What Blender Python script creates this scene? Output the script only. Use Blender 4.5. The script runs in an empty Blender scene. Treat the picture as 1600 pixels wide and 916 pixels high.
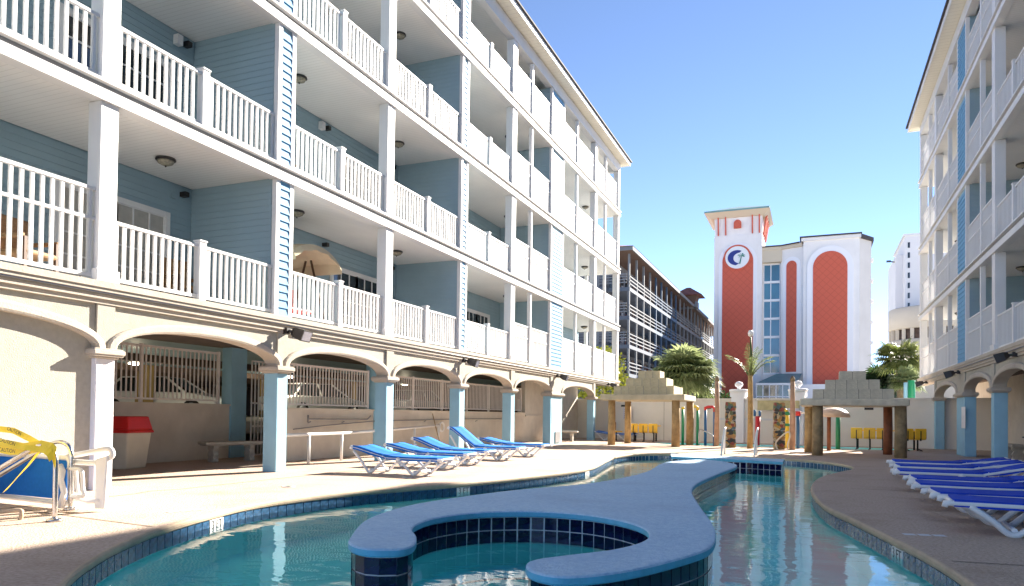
import bpy, bmesh, math, random
from mathutils import Vector, Matrix
random.seed(7)
R = math.radians
scene = bpy.context.scene
col = scene.collection

# ------------------------------------------------------------------ camera
F_PX, YAW, PITCH, ROLL, PY = 1134.58, 0.393221, 0.0187341, 0.0122229, 626.58
CAMZ = 1.1
fw = Vector((-math.sin(YAW)*math.cos(PITCH), math.cos(YAW)*math.cos(PITCH), math.sin(PITCH)))
rt = Vector((math.cos(YAW), math.sin(YAW), 0)); up = rt.cross(fw)
r2 = rt*math.cos(ROLL)+up*math.sin(ROLL); u2 = up*math.cos(ROLL)-rt*math.sin(ROLL)
cam = bpy.data.cameras.new('camera'); camo = bpy.data.objects.new('camera', cam); col.objects.link(camo)
camo.matrix_world = Matrix(((r2.x, u2.x, -fw.x, 0), (r2.y, u2.y, -fw.y, 0), (r2.z, u2.z, -fw.z, CAMZ), (0, 0, 0, 1)))
cam.sensor_width = 36; cam.lens = F_PX/1600*36; cam.shift_y = (PY-458)/1600
cam.clip_start = 0.05; cam.clip_end = 6000
scene.camera = camo
scene.render.resolution_x = 1024; scene.render.resolution_y = 586

# ------------------------------------------------------------------ light
SUN = Vector((0.68, 1.86, 1.0)).normalized()            # direction to the sun
elev = math.asin(SUN.z); az = math.atan2(SUN.x, SUN.y)
world = bpy.data.worlds.new('World'); scene.world = world; world.use_nodes = True
wn = world.node_tree; wn.nodes.clear()
sky = wn.nodes.new('ShaderNodeTexSky'); sky.sky_type = 'NISHITA'; sky.sun_disc = False
sky.sun_elevation = elev; sky.sun_rotation = az
sky.altitude = 0; sky.air_density = 0.32; sky.dust_density = 0.0; sky.ozone_density = 0.6
bg = wn.nodes.new('ShaderNodeBackground'); bg.inputs[1].default_value = 0.09
wo = wn.nodes.new('ShaderNodeOutputWorld')
wn.links.new(sky.outputs[0], bg.inputs[0]); wn.links.new(bg.outputs[0], wo.inputs[0])
sl = bpy.data.lights.new('sun', 'SUN'); sl.energy = 5.0; sl.angle = R(0.53); sl.color = (1.0, 0.92, 0.80)
so = bpy.data.objects.new('sun', sl); col.objects.link(so)
so.rotation_euler = SUN.to_track_quat('Z', 'Y').to_euler()
scene.view_settings.view_transform = 'Standard'; scene.view_settings.look = 'None'
scene.view_settings.exposure = 2.22; scene.view_settings.gamma = 1; scene.view_settings.use_curve_mapping = False
scene.cycles.max_bounces = 10; scene.cycles.diffuse_bounces = 5; scene.cycles.transparent_max_bounces = 12

# ------------------------------------------------------------------ materials
MATS = {}
def mat(name, c, rough=0.6, var=0.0, scale=4.0, bump=0.0, bscale=60.0, metal=0.0, c2=None, spec=0.5, detail=4, stain=0.0, stainc=(0.1, 0.09, 0.07), coat=0.0):
    m = bpy.data.materials.new(name); m.use_nodes = True; MATS[name] = m
    nt = m.node_tree; b = nt.nodes['Principled BSDF']
    b.inputs['Base Color'].default_value = (*c, 1); b.inputs['Roughness'].default_value = rough
    b.inputs['Metallic'].default_value = metal; b.inputs['Specular IOR Level'].default_value = spec
    b.inputs['Coat Weight'].default_value = coat
    tc = nt.nodes.new('ShaderNodeTexCoord'); cur = None
    if var > 0 or c2:
        n = nt.nodes.new('ShaderNodeTexNoise'); n.inputs['Scale'].default_value = scale; n.inputs['Detail'].default_value = detail
        nt.links.new(tc.outputs['Object'], n.inputs['Vector'])
        r = nt.nodes.new('ShaderNodeValToRGB'); r.color_ramp.elements[0].position = 0.3; r.color_ramp.elements[1].position = 0.7
        a = c2 if c2 else tuple(max(0, x*(1-var)) for x in c); d = c if c2 else tuple(min(1, x*(1+var)) for x in c)
        r.color_ramp.elements[0].color = (*a, 1); r.color_ramp.elements[1].color = (*d, 1)
        nt.links.new(n.outputs['Fac'], r.inputs[0]); cur = r.outputs[0]
        nt.links.new(cur, b.inputs['Base Color'])
    if stain > 0:
        n2 = nt.nodes.new('ShaderNodeTexNoise'); n2.inputs['Scale'].default_value = 0.9; n2.inputs['Detail'].default_value = 8; n2.inputs['Roughness'].default_value = 0.65
        nt.links.new(tc.outputs['Object'], n2.inputs['Vector'])
        r3 = nt.nodes.new('ShaderNodeValToRGB'); r3.color_ramp.elements[0].position = 0.5; r3.color_ramp.elements[1].position = 0.72
        r3.color_ramp.elements[0].color = (0, 0, 0, 1); r3.color_ramp.elements[1].color = (stain, stain, stain, 1)
        nt.links.new(n2.outputs['Fac'], r3.inputs[0])
        mx = nt.nodes.new('ShaderNodeMixRGB'); mx.inputs[2].default_value = (*stainc, 1)
        nt.links.new(r3.outputs[0], mx.inputs[0])
        if cur: nt.links.new(cur, mx.inputs[1])
        else: mx.inputs[1].default_value = (*c, 1)
        nt.links.new(mx.outputs[0], b.inputs['Base Color'])
    if bump > 0:
        n3 = nt.nodes.new('ShaderNodeTexNoise'); n3.inputs['Scale'].default_value = bscale; n3.inputs['Detail'].default_value = 3
        nt.links.new(tc.outputs['Object'], n3.inputs['Vector'])
        bp = nt.nodes.new('ShaderNodeBump'); bp.inputs['Strength'].default_value = bump; bp.inputs['Distance'].default_value = 0.02
        nt.links.new(n3.outputs['Fac'], bp.inputs['Height']); nt.links.new(bp.outputs[0], b.inputs['Normal'])
    return m

mat('white', (0.74, 0.73, 0.72), 0.5, 0.03, 1.5, 0.05, 30, stain=0.12, stainc=(0.5, 0.48, 0.44), spec=0.25)
mat('white_plastic', (0.78, 0.77, 0.75), 0.35, 0.03, 5)
mat('fascia_grey', (0.62, 0.62, 0.63), 0.5, 0.05, 2)
mat('metal_shade_grey', (0.24, 0.24, 0.25), 0.45, 0.06, 2)  # grey metal parts, and the shade painted into the slab-edge recess
mat('drip_dark', (0.09, 0.09, 0.10), 0.5, 0.1, 5)
mat('siding', (0.30, 0.41, 0.465), 0.55, 0.06, 1.2, 0.05, 90, spec=0.2)
mat('shingle_blue', (0.17, 0.36, 0.55), 0.6, 0.12, 9, 0.1, 70, spec=0.08)
mat('column_blue', (0.30, 0.52, 0.64), 0.65, 0.05, 3, 0.35, 45, stain=0.12, stainc=(0.3, 0.36, 0.4), spec=0.15)
mat('column_white', (0.74, 0.73, 0.75), 0.65, 0.03, 3, 0.3, 45, spec=0.2)
mat('stucco', (0.44, 0.41, 0.35), 0.85, 0.07, 14, 0.28, 60, stain=0.25, stainc=(0.34, 0.31, 0.25), spec=0.08)
mat('stucco_trim', (0.50, 0.445, 0.375), 0.8, 0.05, 4, 0.25, 40, stain=0.3, stainc=(0.33, 0.26, 0.19), spec=0.1)
mat('tan_wall', (0.66, 0.60, 0.52), 0.85, 0.06, 3, 0.25, 40, stain=0.3, stainc=(0.48, 0.41, 0.33), spec=0.15)
mat('cream_wall', (0.74, 0.69, 0.62), 0.85, 0.04, 1.2, 0.2, 30, stain=0.25, stainc=(0.60, 0.54, 0.46), spec=0.1)
mat('deck', (0.62, 0.49, 0.40), 0.85, 0.0, 34, 0.7, 55, c2=(0.42, 0.315, 0.24), detail=10, stain=0.6, stainc=(0.34, 0.25, 0.17), spec=0.06)
mat('coping', (0.50, 0.385, 0.27), 0.7, 0.10, 6, 0.3, 60, stain=0.25, stainc=(0.3, 0.22, 0.14), spec=0.15)
mat('joint', (0.16, 0.13, 0.10), 0.9, 0.2, 9)
mat('pool_plaster', (0.46, 0.94, 0.91), 0.8, 0.06, 2.5, 0.15, 20)
mat('tile_edge', (0.03, 0.09, 0.18), 0.22, 0.45, 17, 0.06, 14, spec=0.6)
mat('tile_navy', (0.004, 0.005, 0.035), 0.10, 0.6, 11, 0.05, 12, spec=0.5)
mat('grout', (0.74, 0.75, 0.76), 0.8, 0.08, 8)
mat('island_top', (0.54, 0.71, 0.86), 0.75, 0.0, 26, 0.8, 60, c2=(0.36, 0.55, 0.74), detail=10, stain=0.6, stainc=(0.33, 0.48, 0.65), spec=0.25)
mat('island_rim', (0.12, 0.42, 0.60), 0.6, 0.12, 8, 0.3, 60)
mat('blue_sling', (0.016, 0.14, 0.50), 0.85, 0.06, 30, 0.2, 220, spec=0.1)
mat('blue_sling_shaded', (0.02, 0.065, 0.52), 0.8, 0.08, 20, 0.2, 220, spec=0.2)  # same sling as the sunlit row, shade put into a darker blue
mat('red_plastic', (0.62, 0.018, 0.014), 0.4, 0.08, 4)
mat('cream_plastic', (0.66, 0.60, 0.48), 0.5, 0.05, 3, stain=0.2, stainc=(0.45, 0.4, 0.3))
mat('concrete', (0.42, 0.385, 0.33), 0.9, 0.12, 14, 0.4, 50, stain=0.4, stainc=(0.24, 0.21, 0.17))
mat('steel', (0.62, 0.61, 0.60), 0.22, 0.06, 7, metal=1.0)
mat('yellow_tape', (0.90, 0.66, 0.02), 0.4, 0.06, 6)
mat('black', (0.012, 0.012, 0.013), 0.5)
mat('bronze', (0.028, 0.024, 0.022), 0.45, 0.2, 8)
mat('lamp_lens', (0.18, 0.18, 0.22), 0.08, 0.1, 6)
mat('dome_glass', (0.30, 0.27, 0.20), 0.25, 0.3, 30)
mat('glass_dark', (0.02, 0.025, 0.03), 0.05, spec=0.8)
mat('curtain', (0.42, 0.40, 0.36), 0.8, 0.1, 6)
mat('fence_beige', (0.78, 0.72, 0.68), 0.55, 0.05, 4)
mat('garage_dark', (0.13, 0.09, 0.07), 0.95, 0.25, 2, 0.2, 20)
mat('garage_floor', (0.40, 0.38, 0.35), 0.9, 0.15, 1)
mat('ochre', (0.33, 0.23, 0.09), 0.85, 0.1, 3)
mat('car_white', (0.72, 0.72, 0.72), 0.25, coat=0.5)
mat('car_silver', (0.30, 0.31, 0.33), 0.3, metal=0.5, coat=0.5)
mat('rubber', (0.02, 0.02, 0.02), 0.8)
mat('roof_dark', (0.05, 0.045, 0.05), 0.85, 0.25, 8, 0.3, 30)
mat('roof_red', (0.24, 0.085, 0.065), 0.85, 0.25, 3, 0.3, 14)
mat('roof_teal', (0.16, 0.30, 0.30), 0.5, 0.1, 1)
mat('canvas', (0.62, 0.50, 0.34), 0.9, 0.06, 6)
mat('brown', (0.10, 0.05, 0.028), 0.6, 0.15, 8)
mat('wicker', (0.30, 0.17, 0.075), 0.7, 0.2, 40)
mat('stone', (0.50, 0.43, 0.28), 0.9, 0.16, 5, 0.5, 26, stain=0.45, stainc=(0.30, 0.27, 0.20))
mat('stone_grey', (0.58, 0.52, 0.40), 0.9, 0.16, 5, 0.5, 26, stain=0.5, stainc=(0.36, 0.33, 0.26))
mat('mortar', (0.34, 0.31, 0.25), 0.95, 0.1, 6)
mat('beam', (0.46, 0.405, 0.28), 0.9, 0.12, 4, 0.4, 30, stain=0.4, stainc=(0.25, 0.22, 0.16))
mat('post_wood', (0.36, 0.24, 0.105), 0.85, 0.25, 6, 0.4, 24, stain=0.4, stainc=(0.18, 0.12, 0.06))
mat('post_dark', (0.26, 0.19, 0.10), 0.85, 0.3, 6, 0.4, 24)
mat('pole_pink', (0.42, 0.26, 0.17), 0.8, 0.2, 5)
mat('rust', (0.22, 0.075, 0.03), 0.6, 0.2, 6)
mat('green_pipe', (0.02, 0.24, 0.10), 0.35, 0.06, 5)
mat('blue_pipe', (0.03, 0.13, 0.30), 0.35, 0.06, 5)
mat('red_pipe', (0.58, 0.03, 0.03), 0.35, 0.06, 5)
mat('yellow_pipe', (0.72, 0.52, 0.05), 0.4, 0.06, 5)
mat('yellow_seat', (0.90, 0.52, 0.03), 0.45, 0.08, 6)
mat('mushroom', (0.58, 0.44, 0.34), 0.5, 0.08, 4)
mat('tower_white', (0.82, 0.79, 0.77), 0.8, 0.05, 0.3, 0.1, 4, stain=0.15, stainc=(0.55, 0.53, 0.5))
mat('tower_side_shade', (0.62, 0.60, 0.59), 0.85, 0.06, 0.3)  # greyer copy of the tower white: side face shade put into the colour
mat('tower_trim', (0.85, 0.84, 0.86), 0.7)
mat('tower_beige', (0.62, 0.53, 0.40), 0.8)
mat('logo_white', (0.82, 0.82, 0.82), 0.6)
mat('logo_blue', (0.015, 0.03, 0.22), 0.5)
mat('logo_green', (0.02, 0.22, 0.17), 0.5)
mat('tower_glass', (0.03, 0.14, 0.20), 0.06, 0.3, 0.35, spec=0.9)
mat('motel_wall', (0.13, 0.13, 0.145), 0.85, 0.1, 0.6, 0.1, 5, stain=0.3, stainc=(0.25, 0.24, 0.24))
mat('motel_trim', (0.16, 0.17, 0.19), 0.8, 0.12, 0.8)
mat('motel_band', (0.09, 0.11, 0.15), 0.8, 0.1, 0.6)
mat('motel_blue', (0.05, 0.095, 0.17), 0.8, 0.12, 0.5)
mat('motel_brown', (0.12, 0.07, 0.05), 0.8, 0.1, 0.6)
mat('far_white', (0.66, 0.66, 0.68), 0.85, 0.04, 0.2)
mat('far_beige', (0.58, 0.52, 0.43), 0.85, 0.05, 0.2)
mat('trunk', (0.20, 0.15, 0.09), 0.95, 0.3, 10, 0.5, 20)
mat('trunk_tan', (0.40, 0.26, 0.10), 0.9, 0.25, 8, 0.4, 30)
mat('hedge', (0.02, 0.035, 0.012), 0.8, 0.4, 3)
mat('ground', (0.50, 0.47, 0.42), 0.95, 0.2, 0.05)
mat('notice', (0.78, 0.77, 0.74), 0.7, 0.05, 9)
mat('sign_tan', (0.50, 0.42, 0.22), 0.7, 0.2, 4)
mat('sign_lilac', (0.60, 0.58, 0.66), 0.7)

m_ = bpy.data.materials.new('lamp_glow'); m_.use_nodes = True; MATS['lamp_glow'] = m_
m_.node_tree.nodes['Principled BSDF'].inputs['Emission Color'].default_value = (1, .85, .6, 1); m_.node_tree.nodes['Principled BSDF'].inputs['Emission Strength'].default_value = 1.2
def leafmat(name, c, ca, var=0.5):
    m = bpy.data.materials.new(name); m.use_nodes = True; MATS[name] = m
    nt = m.node_tree; b = nt.nodes['Principled BSDF']; b.inputs['Roughness'].default_value = 0.45
    at = nt.nodes.new('ShaderNodeAttribute'); at.attribute_name = 'rnd'
    r = nt.nodes.new('ShaderNodeValToRGB'); r.color_ramp.elements[0].color = (*c, 1); r.color_ramp.elements[1].color = (*ca, 1)
    nt.links.new(at.outputs['Fac'], r.inputs[0]); nt.links.new(r.outputs[0], b.inputs['Base Color'])
    tr = nt.nodes.new('ShaderNodeBsdfTranslucent'); nt.links.new(r.outputs[0], tr.inputs[0])
    mx = nt.nodes.new('ShaderNodeMixShader'); mx.inputs[0].default_value = 0.5
    out = nt.nodes['Material Output']
    nt.links.new(b.outputs[0], mx.inputs[1]); nt.links.new(tr.outputs[0], mx.inputs[2]); nt.links.new(mx.outputs[0], out.inputs[0])
leafmat('leaf_green', (0.05, 0.08, 0.015), (0.30, 0.32, 0.11))
leafmat('leaf_pale', (0.09, 0.13, 0.035), (0.36, 0.40, 0.20))
leafmat('leaf_dark', (0.012, 0.028, 0.008), (0.05, 0.085, 0.025))
leafmat('leaf_shrub', (0.10, 0.12, 0.01), (0.30, 0.30, 0.04))

def stripes(name, c, dark, period, axis='Y', rough=0.6, width=0.1):
    """boards separated by fine grooves, for surfaces whose pieces are only a few pixels wide"""
    m = bpy.data.materials.new(name); m.use_nodes = True; MATS[name] = m
    nt = m.node_tree; b = nt.nodes['Principled BSDF']; b.inputs['Roughness'].default_value = rough
    tc = nt.nodes.new('ShaderNodeTexCoord'); sp = nt.nodes.new('ShaderNodeSeparateXYZ'); nt.links.new(tc.outputs['Object'], sp.inputs[0])
    d = nt.nodes.new('ShaderNodeMath'); d.operation = 'DIVIDE'; d.inputs[1].default_value = period; nt.links.new(sp.outputs[axis], d.inputs[0])
    f = nt.nodes.new('ShaderNodeMath'); f.operation = 'FRACT'; nt.links.new(d.outputs[0], f.inputs[0])
    r = nt.nodes.new('ShaderNodeValToRGB'); e = r.color_ramp.elements
    e[0].position = 0; e[0].color = (*dark, 1); e[1].position = width; e[1].color = (*c, 1)
    nt.links.new(f.outputs[0], r.inputs[0])
    n = nt.nodes.new('ShaderNodeTexNoise'); n.inputs['Scale'].default_value = 1.3; nt.links.new(tc.outputs['Object'], n.inputs['Vector'])
    mx = nt.nodes.new('ShaderNodeMixRGB'); mx.blend_type = 'MULTIPLY'; mx.inputs[0].default_value = 0.12
    nt.links.new(r.outputs[0], mx.inputs[1]); nt.links.new(n.outputs['Fac'], mx.inputs[2])
    nt.links.new(mx.outputs[0], b.inputs['Base Color'])
    bp = nt.nodes.new('ShaderNodeBump'); bp.inputs['Strength'].default_value = 0.5; bp.inputs['Distance'].default_value = 0.01
    nt.links.new(r.outputs[0], bp.inputs['Height']); nt.links.new(bp.outputs[0], b.inputs['Normal'])
stripes('beadboard', (0.84, 0.82, 0.79), (0.60, 0.58, 0.54), 0.10, 'Y', 0.6, 0.12)
stripes('soffit', (0.74, 0.70, 0.60), (0.45, 0.42, 0.36), 0.22, 'Y', 0.6, 0.08)

def redmat():
    m = bpy.data.materials.new('tower_red'); m.use_nodes = True; MATS['tower_red'] = m
    nt = m.node_tree; b = nt.nodes['Principled BSDF']; b.inputs['Roughness'].default_value = 0.8
    tc = nt.nodes.new('ShaderNodeTexCoord'); mp = nt.nodes.new('ShaderNodeMapping'); mp.inputs['Rotation'].default_value = (0, R(45), 0); mp.inputs['Scale'].default_value = (1.35, 1.35, 1.35)
    nt.links.new(tc.outputs['Object'], mp.inputs[0]); sp = nt.nodes.new('ShaderNodeSeparateXYZ'); nt.links.new(mp.outputs[0], sp.inputs[0])
    outs = []
    for a in ('X', 'Z'):
        f = nt.nodes.new('ShaderNodeMath'); f.operation = 'FRACT'; nt.links.new(sp.outputs[a], f.inputs[0])
        g = nt.nodes.new('ShaderNodeMath'); g.operation = 'LESS_THAN'; g.inputs[1].default_value = 0.10; nt.links.new(f.outputs[0], g.inputs[0]); outs.append(g)
    mxm = nt.nodes.new('ShaderNodeMath'); mxm.operation = 'MAXIMUM'; nt.links.new(outs[0].outputs[0], mxm.inputs[0]); nt.links.new(outs[1].outputs[0], mxm.inputs[1])
    mx = nt.nodes.new('ShaderNodeMixRGB'); mx.inputs[1].default_value = (0.60, 0.118, 0.068, 1); mx.inputs[2].default_value = (0.51, 0.095, 0.055, 1)
    nt.links.new(mxm.outputs[0], mx.inputs[0]); nt.links.new(mx.outputs[0], b.inputs['Base Color'])
redmat()

def mosaicmat():
    m = bpy.data.materials.new('mosaic'); m.use_nodes = True; MATS['mosaic'] = m
    nt = m.node_tree; b = nt.nodes['Principled BSDF']; b.inputs['Roughness'].default_value = 0.5
    tc = nt.nodes.new('ShaderNodeTexCoord'); v = nt.nodes.new('ShaderNodeTexVoronoi'); v.inputs['Scale'].default_value = 9
    nt.links.new(tc.outputs['Object'], v.inputs['Vector'])
    sp = nt.nodes.new('ShaderNodeSeparateColor'); nt.links.new(v.outputs['Color'], sp.inputs[0])
    r = nt.nodes.new('ShaderNodeValToRGB'); r.color_ramp.interpolation = 'CONSTANT'
    cs = [(0, (0.03, 0.035, 0.03)), (0.2, (0.30, 0.17, 0.06)), (0.36, (0.10, 0.13, 0.06)), (0.5, (0.42, 0.36, 0.22)), (0.62, (0.22, 0.05, 0.03)), (0.72, (0.05, 0.10, 0.12)), (0.84, (0.40, 0.24, 0.05))]
    while len(r.color_ramp.elements) < len(cs): r.color_ramp.elements.new(0.5)
    for e, (p, c) in zip(r.color_ramp.elements, cs): e.position = p; e.color = (*c, 1)
    nt.links.new(sp.outputs[0], r.inputs[0]); nt.links.new(r.outputs[0], b.inputs['Base Color'])
    bp = nt.nodes.new('ShaderNodeBump'); bp.inputs['Strength'].default_value = 0.8; bp.inputs['Distance'].default_value = 0.03
    nt.links.new(v.outputs['Distance'], bp.inputs['Height']); nt.links.new(bp.outputs[0], b.inputs['Normal'])
mosaicmat()

def watermat(name, tint, b1=0.10, s1=2.2):
    m = bpy.data.materials.new(name); m.use_nodes = True; MATS[name] = m
    nt = m.node_tree; nt.nodes.clear(); out = nt.nodes.new('ShaderNodeOutputMaterial')
    tr = nt.nodes.new('ShaderNodeBsdfTransparent'); tr.inputs[0].default_value = (*tint, 1)
    gl = nt.nodes.new('ShaderNodeBsdfGlossy'); gl.inputs['Roughness'].default_value = 0.02; gl.inputs[0].default_value = (1, 1, 1, 1)
    fr = nt.nodes.new('ShaderNodeFresnel'); fr.inputs[0].default_value = 1.25
    tc = nt.nodes.new('ShaderNodeTexCoord'); mp = nt.nodes.new('ShaderNodeMapping'); mp.inputs['Scale'].default_value = (0.8, 1.3, 1)
    nt.links.new(tc.outputs['Object'], mp.inputs[0])
    n1 = nt.nodes.new('ShaderNodeTexNoise'); n1.inputs['Scale'].default_value = s1; n1.inputs['Detail'].default_value = 2; n1.inputs['Distortion'].default_value = 0.6
    n2 = nt.nodes.new('ShaderNodeTexNoise'); n2.inputs['Scale'].default_value = 11; n2.inputs['Detail'].default_value = 2
    nt.links.new(mp.outputs[0], n1.inputs['Vector']); nt.links.new(mp.outputs[0], n2.inputs['Vector'])
    ad = nt.nodes.new('ShaderNodeMath'); ad.operation = 'MULTIPLY_ADD'; ad.inputs[1].default_value = 0.12
    nt.links.new(n2.outputs['Fac'], ad.inputs[0]); nt.links.new(n1.outputs['Fac'], ad.inputs[2])
    bp = nt.nodes.new('ShaderNodeBump'); bp.inputs['Strength'].default_value = b1; bp.inputs['Distance'].default_value = 0.06
    nt.links.new(ad.outputs[0], bp.inputs['Height'])
    nt.links.new(bp.outputs[0], fr.inputs['Normal']); nt.links.new(bp.outputs[0], gl.inputs['Normal'])
    mx = nt.nodes.new('ShaderNodeMixShader')
    nt.links.new(fr.outputs[0], mx.inputs[0]); nt.links.new(tr.outputs[0], mx.inputs[1]); nt.links.new(gl.outputs[0], mx.inputs[2])
    nt.links.new(mx.outputs[0], out.inputs[0])
watermat('water', (0.58, 0.985, 0.97))

# ------------------------------------------------------------------ mesh helpers
class MB:
    def __init__(s): s.v = []; s.f = []; s.m = []; s.ms = []; s.cur = 0; s.smooth = set(); s.rn = {}
    def use(s, m):
        if m not in s.ms: s.ms.append(m)
        s.cur = s.ms.index(m); return s
    def face(s, idx, sm=False):
        s.f.append(tuple(idx)); s.m.append(s.cur)
        if sm: s.smooth.add(len(s.f)-1)
    def quad(s, a, b, c, d, sm=False):
        n = len(s.v); s.v += [tuple(a), tuple(b), tuple(c), tuple(d)]; s.face((n, n+1, n+2, n+3), sm)
    def poly(s, pts):
        n = len(s.v); s.v += [tuple(p) for p in pts]; s.face(range(n, n+len(pts)))
    def box(s, x0, x1, y0, y1, z0, z1):
        if x0 > x1: x0, x1 = x1, x0
        if y0 > y1: y0, y1 = y1, y0
        n = len(s.v)
        s.v += [(x0, y0, z0), (x1, y0, z0), (x1, y1, z0), (x0, y1, z0), (x0, y0, z1), (x1, y0, z1), (x1, y1, z1), (x0, y1, z1)]
        for q in ((3, 2, 1, 0), (4, 5, 6, 7), (0, 1, 5, 4), (1, 2, 6, 5), (2, 3, 7, 6), (3, 0, 4, 7)): s.face([n+i for i in q])
        return s
    def taper(s, c0, a0, b0, z0, c1, a1, b1, z1):
        n = len(s.v)
        for (cx, cy), a, b, z in ((c0, a0, b0, z0), (c1, a1, b1, z1)):
            s.v += [(cx-a, cy-b, z), (cx+a, cy-b, z), (cx+a, cy+b, z), (cx-a, cy+b, z)]
        for q in ((3, 2, 1, 0), (4, 5, 6, 7), (0, 1, 5, 4), (1, 2, 6, 5), (2, 3, 7, 6), (3, 0, 4, 7)): s.face([n+i for i in q])
        return s
    def prism(s, pts, a0, a1, axis='y'):
        """pts 2D outline (ccw), extruded along axis"""
        n = len(s.v); k = len(pts)
        def P(p, a): return (p[0], a, p[1]) if axis == 'y' else ((a, p[0], p[1]) if axis == 'x' else (p[0], p[1], a))
        s.v += [P(p, a0) for p in pts]+[P(p, a1) for p in pts]
        s.face(range(n, n+k)); s.face(range(n+2*k-1, n+k-1, -1))
        for i in range(k): j = (i+1) % k; s.face((n+i, n+k+i, n+k+j, n+j))
        return s
    def tube(s, pts, r, k=8, closed=False, sm=True, cap=True):
        pts = [Vector(p) for p in pts]; n0 = len(s.v); N = len(pts)
        rr = r if isinstance(r, (list, tuple)) else [r]*N
        prev = None
        for i, p in enumerate(pts):
            if closed: t = pts[(i+1) % N]-pts[i-1]
            else: t = pts[min(i+1, N-1)]-pts[max(i-1, 0)]
            t.normalize()
            if prev is None:
                a = Vector((0, 0, 1)) if abs(t.z) < 0.9 else Vector((1, 0, 0))
                u = a.cross(t).normalized()
            else:
                u = prev-t*prev.dot(t)
                u = u.normalized() if u.length > 1e-5 else Vector((1, 0, 0))
            prev = u; w = t.cross(u)
            for j in range(k):
                an = 2*math.pi*j/k; s.v.append(tuple(p+(u*math.cos(an)+w*math.sin(an))*rr[i]))
        for i in range(N if closed else N-1):
            a = n0+i*k; b = n0+((i+1) % N)*k
            for j in range(k): s.face((a+j, a+(j+1) % k, b+(j+1) % k, b+j), sm)
        if cap and not closed:
            s.face([n0+j for j in range(k-1, -1, -1)]); s.face([n0+(N-1)*k+j for j in range(k)])
        return s
    def lathe(s, prof, k=20, c=(0, 0), sm=True):
        n0 = len(s.v)
        for r, z in prof:
            for j in range(k):
                a = 2*math.pi*j/k; s.v.append((c[0]+r*math.cos(a), c[1]+r*math.sin(a), z))
        for i in range(len(prof)-1):
            for j in range(k):
                s.face((n0+i*k+j, n0+i*k+(j+1) % k, n0+(i+1)*k+(j+1) % k, n0+(i+1)*k+j), sm)
        s.face([n0+j for j in range(k-1, -1, -1)]); s.face([n0+(len(prof)-1)*k+j for j in range(k)])
        return s
    def mesh(s, name, mats=None):
        me = bpy.data.meshes.new(name); me.from_pydata(s.v, [], s.f)
        for m in (mats or s.ms): me.materials.append(MATS[m])
        me.polygons.foreach_set('material_index', s.m)
        if s.smooth: me.polygons.foreach_set('use_smooth', [i in s.smooth for i in range(len(s.f))])
        if s.rn:
            at = me.attributes.new('rnd', 'FLOAT', 'FACE'); at.data.foreach_set('value', [s.rn.get(i, 0.5) for i in range(len(s.f))])
        me.update(); return me
    def build(s, name, m=None, parent=None, bevel=0.0):
        if m is not None and not s.ms: s.ms = [m]
        me = s.mesh(name)
        o = bpy.data.objects.new(name, me); col.objects.link(o)
        if parent: o.parent = parent
        if bevel > 0:
            b = o.modifiers.new('bevel', 'BEVEL'); b.width = bevel; b.segments = 2; b.limit_method = 'ANGLE'; b.angle_limit = R(40)
        return o
def inst(me, name, parent, loc=(0, 0, 0), rot=(0, 0, 0)):
    o = bpy.data.objects.new(name, me); col.objects.link(o); o.parent = parent; o.location = loc; o.rotation_euler = rot; return o
def tag(o, label, cat, group=None):
    o['label'] = label; o['category'] = cat
    if group: o['group'] = group
    return o
def thing(name, label, cat, loc=(0, 0, 0), rotz=0, group=None):
    o = bpy.data.objects.new(name, None); col.objects.link(o); o.location = loc; o.rotation_euler = (0, 0, rotz); o.empty_display_size = 0.2
    return tag(o, label, cat, group)
def struct(o): o['kind'] = 'structure'; return o
def dup(root, loc, rotz, label, group=None):
    r = root.copy(); col.objects.link(r); r.location = loc; r.rotation_euler = (0, 0, rotz); r['label'] = label
    if group: r['group'] = group
    for ch in list(root.children):
        c = ch.copy(); col.objects.link(c); c.parent = r
        for g in list(ch.children):
            d = g.copy(); col.objects.link(d); d.parent = c
    return r
def text_mesh(body, size, m, name='lettering', ext=0.001):
    cu = bpy.data.curves.new('t', 'FONT'); cu.body = body; cu.size = size; cu.align_x = 'CENTER'; cu.align_y = 'CENTER'; cu.extrude = ext
    ob = bpy.data.objects.new('t', cu); col.objects.link(ob)
    dg = bpy.context.evaluated_depsgraph_get(); dg.update()
    me = bpy.data.meshes.new_from_object(ob.evaluated_get(dg)); me.name = name
    bpy.data.objects.remove(ob); me.materials.clear(); me.materials.append(MATS[m]); return me
def spline(pts, n=8, closed=True):
    P = [Vector(p) for p in pts]; N = len(P); out = []
    for i in range(N if closed else N-1):
        p0 = P[(i-1) % N] if closed else P[max(i-1, 0)]; p1 = P[i]; p2 = P[(i+1) % N]; p3 = P[(i+2) % N] if closed else P[min(i+2, N-1)]
        for k in range(n):
            t = k/n
            out.append(0.5*((2*p1)+(p2-p0)*t+(2*p0-5*p1+4*p2-p3)*t*t+(3*p1-p0-3*p2+p3)*t**3))
    if not closed: out.append(P[-1])
    return out
def area(p): return 0.5*sum(p[i].x*p[(i+1) % len(p)].y-p[(i+1) % len(p)].x*p[i].y for i in range(len(p)))
def resample(pts, step):
    out = []; d = 0; nxt = 0; N = len(pts)
    for i in range(N):
        a = pts[i]; b = pts[(i+1) % N]; L = (b-a).length
        while nxt <= d+L and L > 1e-9:
            t = (nxt-d)/L; tg = (b-a).normalized(); out.append((a.lerp(b, t), tg)); nxt += step
        d += L
    return out
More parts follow.
